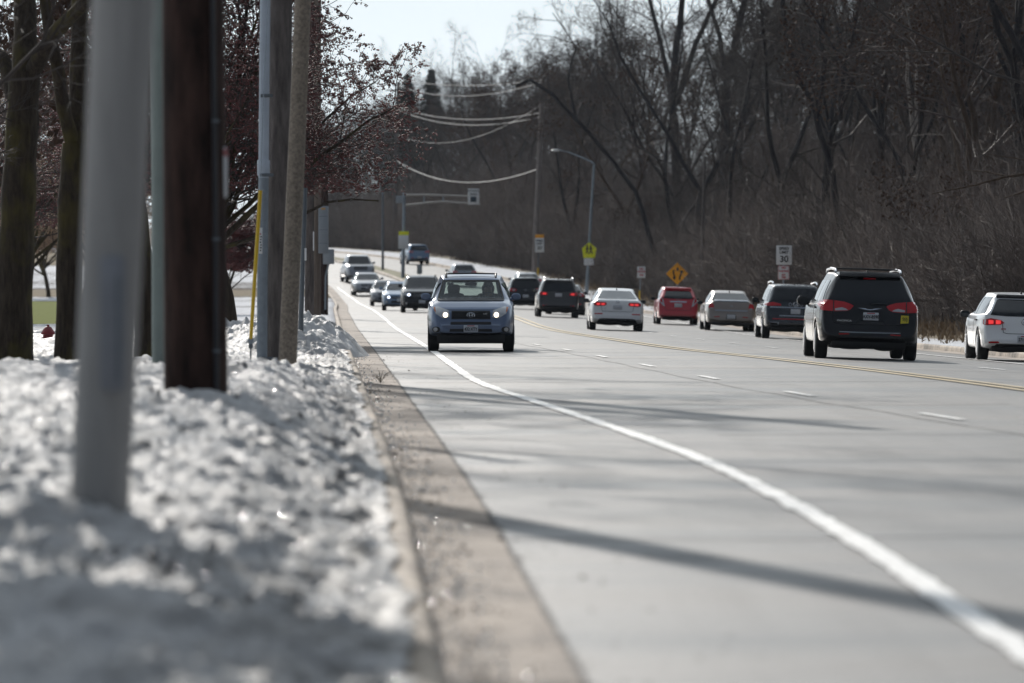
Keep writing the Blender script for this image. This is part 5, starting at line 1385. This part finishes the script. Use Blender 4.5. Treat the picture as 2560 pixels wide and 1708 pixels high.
# ------------------------------------------------------------------ poles, signs and street furniture
def lean_pole(name, label, cat, base, top, Y, w0, w1, mat, n=12, sides=None, base_drop=.5, part='shaft', ext=0):
    """round post through two photo pixels at distance Y, diameters in photo pixels"""
    a, b = at(*base, Y), at(*top, Y); d = (b - a).normalized()
    a0 = a - d * base_drop; b0 = b + d * ext
    root = empty(name, a, label, cat)
    k = 8; P = [a0.lerp(b0, i / k) - a for i in range(k + 1)]
    W = [(w0 + (w1 - w0) * i / k) / 2 * Y / F for i in range(k + 1)]
    o = MB().tube(P, W, sides or n).build(part, mat, root)
    return root, a, d

# 1 blurred grey post in front
r_, a_, d_ = lean_pole('lamp_post', 'blurred grey concrete post nearest to the camera standing in the snow', 'post', (248, 1290), (312, -60), 26, 148, 186, 'post_conc', sides=10, ext=3.2)
MB().rbox((.012 + .06, -.150, .88), (.115, .03, .62), .03).build('hand_hole_cover', 'post_plate', r_)
MB().tube([(.10, -.165, .62), (.10, -.165, 1.1)], .006, 6).build('cover_strap', 'galv_dark', r_)
# thin pale green pole behind it
lean_pole('utility_pole', 'pale green grey metal pole squeezed between the grey post and the brown pole', 'pole', (402, 940), (398, -60), 64, 44, 42, simple('green_grey_paint', (.23, .27, .25), .6, var=.1), ext=3)
# 2 brown creosoted pole
r_, a_, d_ = lean_pole('utility_pole', 'thick dark brown wooden pole rising from the snow bank', 'utility pole', (490, 985), (482, -60), 46, 160, 140, 'pole_brown', 20, ext=9)
pw = 46 / F
MB().tube([(56 * pw, -70 * pw - .01, -.4), (52 * pw, -66 * pw - .01, 1.6), (42 * pw, -63 * pw - .01, 4)], .022, 8).build('cable_guard', 'black_cable', r_)
for z in (.35, 1.25, 2.2): MB().tube([(56 * pw + .03 - z * .004 - .06, -70 * pw - .02, z), (56 * pw + .03 - z * .004, -70 * pw - .02, z)], .012, 6).build('cable_clip', 'galv_dark', r_)
q = at(560, 432, 46) - a_
mb = MB().rbox((q.x, q.y - .02, q.z), (.05, .12, .41), .02, rz=R(8)); tg_ = mb.build('pole_tag', 'sign_white', r_)
MB().rbox((q.x, q.y - .02, q.z + .16), (.056, .125, .08), .02, rz=R(8)).build('tag_mark', simple('faded_pink', (.42, .16, .16), .6), tg_)
# 3 wooden pole with conduit
r_, a_, d_ = lean_pole('utility_pole', 'weathered grey wooden pole carrying a pale conduit on its left side', 'utility pole', (696, 912), (703, -60), 88, 60, 52, 'pole_grey', 18, ext=8)
P = lambda u, v, Y=87.7: at(u, v, Y) - a_
o = MB().tube([P(655, 930), P(656, 700), P(659, 445)], [.085, .085, .082], 10).build('steel_conduit', 'galv', r_)
o2 = MB().tube([P(659, 446), P(661, 200), P(664, -80), P(666, -500)], .080, 12).build('plastic_conduit', 'pvc', r_)
MB().lathe([(.094, -.12), (.098, -.1), (.098, .1), (.094, .12)], 14, tuple(P(659, 420))).build('coupling', 'pvc', o2)
for v, w in ((240, 30), (438, 34), (896, 34)):
    p = P(664, v); MB().rbox((p.x + .02, p.y - .09, p.z), (w * 88 / F, .02, .05), .008).build('conduit_strap', 'galv_dark', r_)
p = P(655, 602, 87.5); st = MB().rbox((p.x - .02, p.y - .06, p.z), (.055, .008, .40), .006).build('conduit_label', 'sign_white', r_)
for k in range(7): MB().box((p.x - .02 + .004 * (k % 3), p.y - .068, p.z - .15 + k * .042), (.02 + .006 * (k % 2), .006, .018)).build('label_mark', 'sign_red' if k == 6 else 'sign_black', st, False)
# guy wire with yellow guard
Yg = 84; p0, p1 = at(627, 848, Yg), at(651, 476, Yg); pb = at(626, 915, Yg)
g_ = empty('guy_wire', pb, 'steel guy wire sheathed in a bright yellow guard left of the conduit pole', 'guy wire')
MB().tube([pb - pb - Vector((0, 0, .35)), p0 - pb], .012, 8).build('anchor_rod', 'galv_dark', g_)
MB().ell(tuple(p0 - pb + Vector((0, 0, -.10))), (.035, .02, .05)).build('turnbuckle', 'galv_dark', g_)
MB().ell(tuple(p0 - pb + Vector((0, 0, -.02))), (.04, .025, .07)).build('wire_grip', 'galv', g_)
MB().tube([p0 - pb, (p0 + p1) / 2 - pb, p1 - pb], [.027, .029, .029], 12).build('guard_tube', 'yellow_tube', g_)
dd = (at(690, -300, 88) - p1); MB().tube([p1 - pb, p1 - pb + dd * .35 + Vector((-.03, 0, 0)), p1 - pb + dd], .006, 6).build('wire', 'galv', g_)
# 4 pebbled concrete pole
lean_pole('lamp_post', 'tan pebbled concrete pole leaning right beside the weathered wooden pole', 'pole', (719, 908), (760, -60), 82, 46, 36, 'pole_conc', 20, ext=4)
# 5 thin steel post with white marker
r_, a_, d_ = lean_pole('sign_post', 'thin grey steel post with a white marker strip right of the concrete pole', 'post', (751, 852), (763, 470), 100, 13, 11, 'galv_dark', 8)
q = at(762.5, 636, 100) - a_; MB().rbox((q.x + .012, q.y - .06, q.z), (.035, .012, .22), .008).build('marker_strip', 'sign_white', r_)
MB().tube([at(757, 850, 100) - a_, at(757.5, 640, 100) - a_, at(760, 500, 100) - a_], .012, 6).build('cable', 'black_cable', r_)
# 6 three more poles in the row
r_, a_, d_ = lean_pole('utility_pole', 'grey wooden pole second in the row behind the snow pile', 'utility pole', (773, 805), (776, -60), 148, 24, 20, 'pole_grey', 14, ext=3, base_drop=.9)
MB().rbox((.12, -.16, 2.1), (.035, .012, .5), .01).build('marker_strip', 'sign_white', r_)
r_, a_, d_ = lean_pole('utility_pole', 'brownish pole third in the row carrying a tall grey cabinet', 'utility pole', (790, 796), (794, -60), 190, 24, 18, simple('brown_pole_wood', (.17, .135, .11), .9, var=.3, scale=5, stretch=(4, 4, .4)), 14, ext=3, base_drop=.9)
q = at(809, 575, 190) - a_; bx = MB().rbox((q.x, q.y - .2, q.z), (.33, .32, 1.58), .03).build('cabinet', 'box_grey', r_)
MB().rbox((q.x, q.y - .37, q.z + .70), (.14, .01, .06), .01).build('cabinet_label', simple('orange_label', (.55, .30, .08), .6), bx)
for k in (-.45, 0, .45): MB().rbox((q.x, q.y - .365, q.z + k), (.30, .01, .012), .004).build('cabinet_seam', 'galv_dark', bx)
q = at(820, 642, 206) - a_
r2, a2, d2 = lean_pole('utility_pole', 'dark pole last in the row with a square grey meter box', 'utility pole', (810, 752), (812, 430), 236, 22, 18, 'pole_brown', 14, base_drop=1.2)
q = at(822, 642, 236) - a2; bx = MB().rbox((q.x, q.y - .25, q.z), (.46, .30, .62), .03).build('meter_box', 'box_grey', r2)
MB().tube([(q.x, q.y - .2, q.z - .3), (q.x - .12, q.y - .2, q.z - .8), (q.x - .14, q.y - .2, q.z - 2.2)], .04, 8).build('box_conduit', 'galv', r2)

# --- hydrant
h = at(120, 850, 125); hz = gz(h.x, 125) - .1; hr = empty('fire_hydrant', (h.x, 125, hz), 'dark red fire hydrant between two mossy trunks, half buried in snow', 'hydrant')
zt = at(118, 812, 125).z - hz
MB().lathe([(.16, 0), (.16, .05), (.115, .07), (.11, zt - .22), (.15, zt - .21), (.15, zt - .17), (.12, zt - .12), (.07, zt - .05), (.03, zt - .04), (.03, zt)], 16).build('barrel', 'hydrant', hr)
for sd in (-1, 1): MB().lathe([(.05, -.1), (.05, .02), (.065, .02), (.065, .08), (.03, .085), (.03, .11)], 12, (sd * .12, 0, zt - .32), 'X').build('nozzle_cap', 'hydrant', hr)
MB().ell((-.55, -.4, zt - .38), (.42, .3, .22)).build('soil_clod', 'grit_soil', hr) if False else None

# --- sign helpers
def sign_root(u, v, Y, name, label, cat='sign', post=None, top_v=None, w=.05, mat='galv_dark', pu=None):
    """post from the ground up to photo row top_v at column u"""
    X = at(u, v, Y).x; z = gz(X, Y); root = empty(name, (X, Y, z), label, cat)
    zt = at(u, top_v, Y).z - z; dx = (at(pu, top_v, Y).x - X) if pu else 0
    MB().rbox((0, 0, 0), (.01, .01, .01), .001) if False else None
    MB().tube([(0, 0, -.3), (dx * .5, 0, zt * .5), (dx, 0, zt)], w / 2, 8).build('post', mat, root)
    return root, Vector((X, Y, z))
def panel(root, P0, u0, v0, u1, v1, Y, mat, name='panel', dy=-.04, r=.03, t=.012):
    a, b = at(u0, v1, Y) - P0, at(u1, v0, Y) - P0
    return MB().rbox(((a.x + b.x) / 2, dy, (a.z + b.z) / 2), (b.x - a.x, t, b.z - a.z), r).build(name, mat, root), ((a.x + b.x) / 2, (a.z + b.z) / 2), (b.x - a.x, b.z - a.z)

# speed limit 30 + no parking
Y = 213; r_, P0 = sign_root(1957, 700, Y, 'traffic_sign', 'white speed limit 30 sign above a small red no parking plate', top_v=616, w=.06, mat='galv', pu=1960)
pn, c, d = panel(r_, P0, 1940.5, 614, 1979.5, 662, Y, 'sign_white')
text('SPEED', d[1] * .20, pn, (c[0], -.052, c[1] + d[1] * .34), 'sign_black', sx=.95, bold=.004); text('LIMIT', d[1] * .20, pn, (c[0], -.052, c[1] + d[1] * .14), 'sign_black', bold=.004); text('30', d[1] * .46, pn, (c[0], -.052, c[1] - d[1] * .22), 'sign_black', 'number', bold=.006)
pn, c, d = panel(r_, P0, 1945, 664.5, 1973, 699, Y, 'sign_white', 'lower_plate')
for s_, k, z in (('NO', .2, .34), ('PARKING', .17, .10), ('ANY', .15, -.16), ('TIME', .15, -.34)): text(s_, d[1] * k, pn, (c[0], -.052, c[1] + d[1] * z), 'sign_red', sx=.95, bold=.004)
for a, b in (((-.5, .485), (.5, .485)), ((-.5, -.485), (.5, -.485)), ((-.485, -.5), (-.485, .5)), ((.485, -.5), (.485, .5))):
    MB().tube([(c[0] + a[0] * d[0] * .97, -.05, c[1] + a[1] * d[1] * .97), (c[0] + b[0] * d[0] * .97, -.05, c[1] + b[1] * d[1] * .97)], .007, 5).build('border', 'sign_red', pn)
# amber diamond
Y = 290; r_, P0 = sign_root(1693, 745, Y, 'traffic_sign', 'amber diamond warning sign with two black arrows above the red hatchback', top_v=690, w=.06, mat='galv')
ctr = at(1693, 684.5, Y) - P0; hw = 28 * Y / F
dm = MB().prism([(ctr.x, ctr.z + hw), (ctr.x + hw, ctr.z), (ctr.x, ctr.z - hw), (ctr.x - hw, ctr.z)], -.05, -.035).build('panel', 'sign_orange', r_, False)
k = hw / 28
def mk(name, pts): MB().prism([(ctr.x + a * k, ctr.z + b * k) for a, b in pts], -.06, -.052).build(name, 'sign_black', dm, False)
mk('arrow', [(-11.5, 9), (-7.5, 9), (-7.5, 2), (-5.5, -5), (-5, -8), (-2.5, -8), (-7, -16), (-12, -9), (-9.2, -9), (-9.5, -5), (-11.5, 2)])
mk('arrow', [(4, -16), (8, -16), (8.5, -8), (12, -1), (12, 2.5), (15.5, 2.5), (11.5, 9), (5.5, 5), (8, 4), (8, 0), (4.5, -7)])
mk('island_mark', [(-2, 13), (0, 16), (2.5, 15.5), (4, 12), (3, 8), (1, 6), (-1, 8)])
# no parking plate
Y = 318; r_, P0 = sign_root(1598, 742, Y, 'traffic_sign', 'small white and red no parking sign on a post with a yellow foot', top_v=670, w=.06, mat='galv', pu=1602)
pn, c, d = panel(r_, P0, 1593, 667, 1613.5, 695, Y, 'sign_white')
for s_, kk, z in (('NO', .22, .30), ('PARKING', .17, .05), ('TIME', .17, -.25)): text(s_, d[1] * kk, pn, (c[0], -.052, c[1] + d[1] * z), 'sign_red', bold=.006)
MB().tube([(0, -.02, 0), (0.02, -.02, 1.0)], .045, 8).build('post_foot', 'yellow_tube', r_)
# school sign + street lamp on one pole
Y = 365; X = at(1466, 730, Y).x; z = gz(X, Y); lp = empty('street_lamp', (X, Y, z), 'tall grey street lamp with a long arm reaching over the road', 'street lamp'); P0 = Vector((X, Y, z))
q = lambda u, v: at(u, v, Y) - P0
MB().tube([(0, 0, -.2), tuple(q(1474, 600)), tuple(q(1485, 410))], [.13, .10, .075], 10).build('pole', 'galv', lp)
MB().tube([q(1485, 410), q(1478, 404), q(1450, 392), q(1420, 380), q(1398, 375.5)], [.06, .055, .05, .045, .04], 8).build('arm', 'galv', lp)
MB().ell(tuple(q(1389, 376)), (.30, .14, .08)).build('lamp_head', 'sign_white', lp)
sg = empty('traffic_sign', (X, Y - .2, z), 'lime yellow school crossing sign with two walking figures on the street lamp pole', 'sign'); P1 = Vector((X, Y - .2, z)); q = lambda u, v: at(u, v, Y - .2) - P1
pn = MB().prism([(q(u, v).x, q(u, v).z) for u, v in ((1473, 605.5), (1491, 621), (1487, 645), (1459, 645), (1455, 621))], -.03, -.015).build('panel', 'sign_lime', sg, False)
for ox in (-5, 4):
    k = Y / F; c = q(1473 + ox, 625); b = lambda pts: MB().prism([(c.x + a_ * k, c.z + b_ * k) for a_, b_ in pts], -.045, -.032).build('walking_figure', 'sign_black', pn, False)
    b([(-1.5, 9), (1.5, 9), (1.8, 6.5), (3.8, 1), (2.5, .5), (1.6, 3), (1.6, -2), (4.5, -10), (2.5, -10.5), (0, -4), (-2.5, -10), (-4.5, -9.5), (-1.8, -2), (-1.8, 3), (-3.2, 0), (-4.4, .8), (-2.2, 6.5)])
    MB().ell((c.x, -.04, c.z + 11 * k), (2 * k, .01, 2.2 * k)).build('figure_head', 'sign_black', pn)
mb = MB(); a, b2 = q(1460, 663), q(1484, 646); pl = MB().rbox(((a.x + b2.x) / 2, -.022, (a.z + b2.z) / 2), (b2.x - a.x, .012, b2.z - a.z), .02).build('lower_plate', 'sign_white', sg)
# yellow topped sign by the far pole
Y = 376; r_, P0 = sign_root(1343, 700, Y, 'traffic_sign', 'tall white sign with a yellow header in front of the far wooden pole', top_v=590, w=.08, mat='galv_dark', pu=1348)
pn, c, d = panel(r_, P0, 1337.5, 595, 1360, 631, Y, 'sign_white'); panel(r_, P0, 1338, 586.5, 1359.5, 595, Y, 'sign_orange', 'header_plate')
for s_, kk, z in (('SPEED', .17, .3), ('LIMIT', .17, .1), ('20', .34, -.2)): text(s_, d[1] * kk, pn, (c[0], -.055, c[1] + d[1] * z), 'sign_black', bold=.006)
MB().tube([(0, -.03, .1), (.05, -.03, 1.6)], .06, 8).build('post_foot', 'yellow_tube', r_)

MAT['pole_pale'] = bark_mat('sun_bleached_pole', (.14, .12, .11), (.32, .28, .26), 2.6, .4)
# far wooden pole and the wires over the road
Y = 402
def far_pole(u0, v0, u1, v1, Y, w0, w1, label, mat='pole_grey'):
    a, b = at(u0, v0, Y), at(u1, v1, Y); a.z = gz(a.x, Y) - .2; root = empty('utility_pole', a, label, 'utility pole')
    MB().tube([Vector(), (b - a) * .5, b - a], [w0 * Y / F / 2, (w0 + w1) / 4 * Y / F, w1 * Y / F / 2], 10).build('shaft', mat, root)
    return root, a
rp_, ap = far_pole(1335, 700, 1354, 255, 402, 16, 12, 'tall wooden utility pole right of the road holding the wires', 'pole_pale')
lpo, al = far_pole(985, 625, 996, 205, 548, 13, 9, 'distant wooden utility pole left of the hill road holding the wires')
for v in (268, 296):
    b_ = at(1353, v, 402) - ap; MB().tube([b_ + Vector((-.9, 0, 0)), b_ + Vector((.9, 0, 0))], .06, 6).build('crossarm', 'pole_grey', rp_)
b_ = at(995, 226, 548) - al; MB().tube([b_ + Vector((-1.2, 0, 0)), b_ + Vector((1.2, 0, 0))], .07, 6).build('crossarm', 'pole_grey', lpo)
far_pole(1752, 745, 1762, 393, 305, 10, 8, 'old dim pole standing in the brush between the two thick trees')
far_pole(957, 690, 957, 478, 418, 7, 5, 'slim steel pole rising from the traffic island', 'galv_dark')
def span(pl, pr, sag, rad, label, n=14):
    c0 = at(*pl); c1 = at(*pr); root_p = [c0.lerp(c1, i / n) - Vector((0, 0, 4 * sag * (i / n) * (1 - i / n))) for i in range(n + 1)]
    o = MB().tube(root_p, rad, 6).build('overhead_wire', 'wire'); tag(o, label, 'wire', 'wires spanning the road')
span((994, 198, 548), (1354, 200, 402), 0.5, .019, 'topmost bright overhead wire between the two far poles')
span((994, 214, 548), (1354, 206, 402), 1.0, .019, 'second bright overhead wire from the top between the far poles')
span((994, 268, 548), (1354, 282, 402), .8, .021, 'upper wire of the close pair strung at crossarm height')
span((994, 274, 548), (1353, 292, 402), 1.0, .021, 'lower wire of the close pair strung at crossarm height')
span((994, 338, 548), (1353, 262, 402), 1.6, .014, 'thin dim wire slanting up to the right far pole')
span((991, 402, 548), (1349, 421, 402), 1.5, .03, 'lowest thick bright cable sagging over the road')

# signal mast on the island
Y = 396; X = at(1007, 700, Y).x; z = float(road_z(np.array(X), np.array(Y))) + .15; P0 = Vector((X, Y, z)); q = lambda u, v: at(u, v, Y) - P0
mr = empty('sign_gantry', P0, 'grey mast on the traffic island with a double tube arm over the road', 'sign gantry')
MB().tube([(0, 0, -.2), tuple(q(1009, 600)), tuple(q(1010.5, 482))], [.14, .12, .10], 10).build('pole', 'galv', mr)
MB().tube([q(1011, 488), q(1060, 487.5), q(1120, 489), q(1200, 491.5)], [.075, .07, .06, .055], 8).build('upper_arm', 'wire', mr)
MB().tube([q(1011, 514), q(1030, 512), q(1070, 507), q(1110, 504.5), q(1200, 510)], [.08, .075, .07, .065, .055], 8).build('lower_arm', 'wire', mr)
for u, a, b in ((1060, 487.5, 508), (1108, 489, 504.5)): MB().tube([q(u, a), q(u, b)], .045, 6).build('strut', 'galv', mr)
a, b = q(1170, 512), q(1198, 472)
pn = MB().rbox(((a.x + b.x) / 2, -.12, (a.z + b.z) / 2), (b.x - a.x, .08, b.z - a.z), .04).build('sign_panel', 'sign_white', mr)
a, b = q(1176, 505), q(1191, 492); MB().rbox(((a.x + b.x) / 2, -.165, (a.z + b.z) / 2), (b.x - a.x, .02, b.z - a.z), .01).build('display', simple('dark_display', (.012, .03, .05), .3), pn)
cz = q(1184, 482); text('SCHOOL', .20, pn, (cz.x, -.165, cz.z + .12), 'sign_black', bold=.004); text('SPEED', .20, pn, (cz.x, -.165, cz.z - .12), 'sign_black', bold=.004)
a, b = q(990, 508), q(1007, 489.5); MB().rbox(((a.x + b.x) / 2, -.14, (a.z + b.z) / 2), (b.x - a.x, .16, b.z - a.z), .03).build('control_box', 'box_grey', mr)
sg = empty('traffic_sign', P0 - Vector((0, .25, 0)), 'white sign with a lime header fixed low on the island mast', 'sign'); q = lambda u, v: at(u, v, Y - .25) - P0 + Vector((0, .25, 0))
a, b = q(996, 622), q(1021.5, 588); MB().rbox(((a.x + b.x) / 2, 0, (a.z + b.z) / 2), (b.x - a.x, .015, b.z - a.z), .02).build('panel', 'sign_white', sg)
a, b = q(997, 588), q(1022, 579); MB().rbox(((a.x + b.x) / 2, 0, (a.z + b.z) / 2), (b.x - a.x, .015, b.z - a.z), .02).build('header_plate', 'sign_lime', sg)
p = at(1049, 686, 388); mk_ = empty('road_marker', (p.x, 388, float(road_z(np.array(p.x), np.array(388)))), 'small grey marker board standing at the nose of the traffic island', 'road marker')
zt = at(1049, 663, 388).z - mk_.location.z
MB().tube([(0, 0, -.1), (0, 0, zt)], .03, 6).build('post', 'galv_dark', mk_); MB().rbox((0, -.04, zt - .3), (.36, .02, .62), .03).build('panel', 'box_grey', mk_)

# weed in the gutter joint
p = ground_at(951, 958); wd = empty('weed', p, 'small dry weed growing from the gutter joint', 'weed'); mb = MB(); r0 = random.Random(5)
for i in range(16):
    a = r0.uniform(0, 6.28); l = r0.uniform(.06, .2); mb.tube([(0, 0, 0), (.4 * l * math.cos(a), .4 * l * math.sin(a), l * .7), (.9 * l * math.cos(a), .9 * l * math.sin(a), l)], [.005, .004, .001], 4)
mb.build('stems', simple('dry_weed', (.10, .09, .05), .8, var=.4), wd)
# ------------------------------------------------------------------ light, sky, camera
SUN_AZ, SUN_EL = R(-13), R(24)   # azimuth measured from +Y towards +X
w = bpy.data.worlds.new('World'); sc.world = w; w.use_nodes = True
t = w.node_tree; bg = t.nodes['Background']
sky = t.nodes.new('ShaderNodeTexSky'); sky.sky_type = 'NISHITA'; sky.sun_disc = False
sky.sun_elevation = SUN_EL; sky.sun_rotation = SUN_AZ; sky.air_density = 0.8; sky.dust_density = 0.1; sky.ozone_density = 1.0
tc = t.nodes.new('ShaderNodeTexCoord'); mp = t.nodes.new('ShaderNodeMapping'); mp.inputs['Scale'].default_value = (1, 1, 4.5)
nz = t.nodes.new('ShaderNodeTexNoise'); nz.inputs['Scale'].default_value = 5; nz.inputs['Detail'].default_value = 6; nz.inputs['Roughness'].default_value = .55
rp = t.nodes.new('ShaderNodeValToRGB'); rp.color_ramp.elements[0].position = .30; rp.color_ramp.elements[1].position = .60
rp.color_ramp.elements[0].color = (.72, .72, .72, 1); rp.color_ramp.elements[1].color = (.93, .93, .93, 1)
mx = t.nodes.new('ShaderNodeMix'); mx.data_type = 'RGBA'; mx.inputs[7].default_value = (12.5, 13.2, 14, 1)
L = t.links.new
dt = t.nodes.new('ShaderNodeVectorMath'); dt.operation = 'DOT_PRODUCT'; dt.inputs[1].default_value = (math.sin(SUN_AZ), math.cos(SUN_AZ), 0)
cr = t.nodes.new('ShaderNodeValToRGB'); mr = t.nodes.new('ShaderNodeMapRange'); mr.inputs[1].default_value = -1; mr.inputs[2].default_value = 1
e = cr.color_ramp.elements; e[0].position = .25; e[0].color = (.15, .175, .21, 1); e[1].position = .95; e[1].color = (.85, .935, 1, 1)
sc_ = t.nodes.new('ShaderNodeMix'); sc_.data_type = 'RGBA'; sc_.blend_type = 'MULTIPLY'; sc_.inputs[0].default_value = 1; sc_.inputs[7].default_value = (21, 21, 21, 1)
t.links.new(tc.outputs['Generated'], dt.inputs[0]); t.links.new(dt.outputs['Value'], mr.inputs[0]); t.links.new(mr.outputs[0], cr.inputs[0]); t.links.new(cr.outputs[0], sc_.inputs[6]); t.links.new(sc_.outputs[2], mx.inputs[7])
L(tc.outputs['Generated'], mp.inputs[0]); L(mp.outputs[0], nz.inputs['Vector']); L(nz.outputs['Fac'], rp.inputs[0])
L(rp.outputs[0], mx.inputs[0]); L(sky.outputs[0], mx.inputs[6]); L(mx.outputs[2], bg.inputs[0])
bg.inputs[1].default_value = .064
sl = bpy.data.lights.new('sun', 'SUN'); sl.energy = 5.0; sl.angle = R(.53); sl.color = (1, .945, .875)
so = bpy.data.objects.new('sun', sl); COL.objects.link(so)
tow = Vector((math.sin(SUN_AZ) * math.cos(SUN_EL), math.cos(SUN_AZ) * math.cos(SUN_EL), math.sin(SUN_EL)))
so.rotation_euler = tow.to_track_quat('Z', 'Y').to_euler(); so.location = (0, 0, 60)

# winter air: one even box of haze round everything
hz_ = MB().box((0, 770, 26), (1120, 1680, 62)).build('haze', simple('haze_tmp', (1, 1, 1)), None, False); hm = bpy.data.materials.new('haze'); hm.use_nodes = True
hm.node_tree.nodes.clear(); ho = hm.node_tree.nodes.new('ShaderNodeOutputMaterial'); hv = hm.node_tree.nodes.new('ShaderNodeVolumePrincipled')
hv.inputs['Color'].default_value = (.74, .85, 1, 1); hv.inputs['Density'].default_value = .000035; hv.inputs['Anisotropy'].default_value = .35
hm.node_tree.links.new(hv.outputs[0], ho.inputs['Volume']); hz_.data.materials.clear(); hz_.data.materials.append(hm); hz_['kind'] = 'stuff'

cam = bpy.data.cameras.new('camera'); co = bpy.data.objects.new('camera', cam); COL.objects.link(co); sc.camera = co
cam.sensor_width = 36; cam.lens = 200; cam.clip_start = .5; cam.clip_end = 5000
co.location = (0, 0, CAMH); co.rotation_euler = (R(90) - PITCH, 0, 0)
cam.dof.use_dof = True; cam.dof.focus_distance = 119; cam.dof.aperture_fstop = 2.8
sc.view_settings.view_transform = 'Standard'; sc.view_settings.look = 'None'; sc.view_settings.exposure = -.3; sc.view_settings.gamma = 1
sc.cycles.use_denoising = True; sc.cycles.max_bounces = 6; sc.cycles.transparent_max_bounces = 12
sc.cycles.sample_clamp_indirect = 6
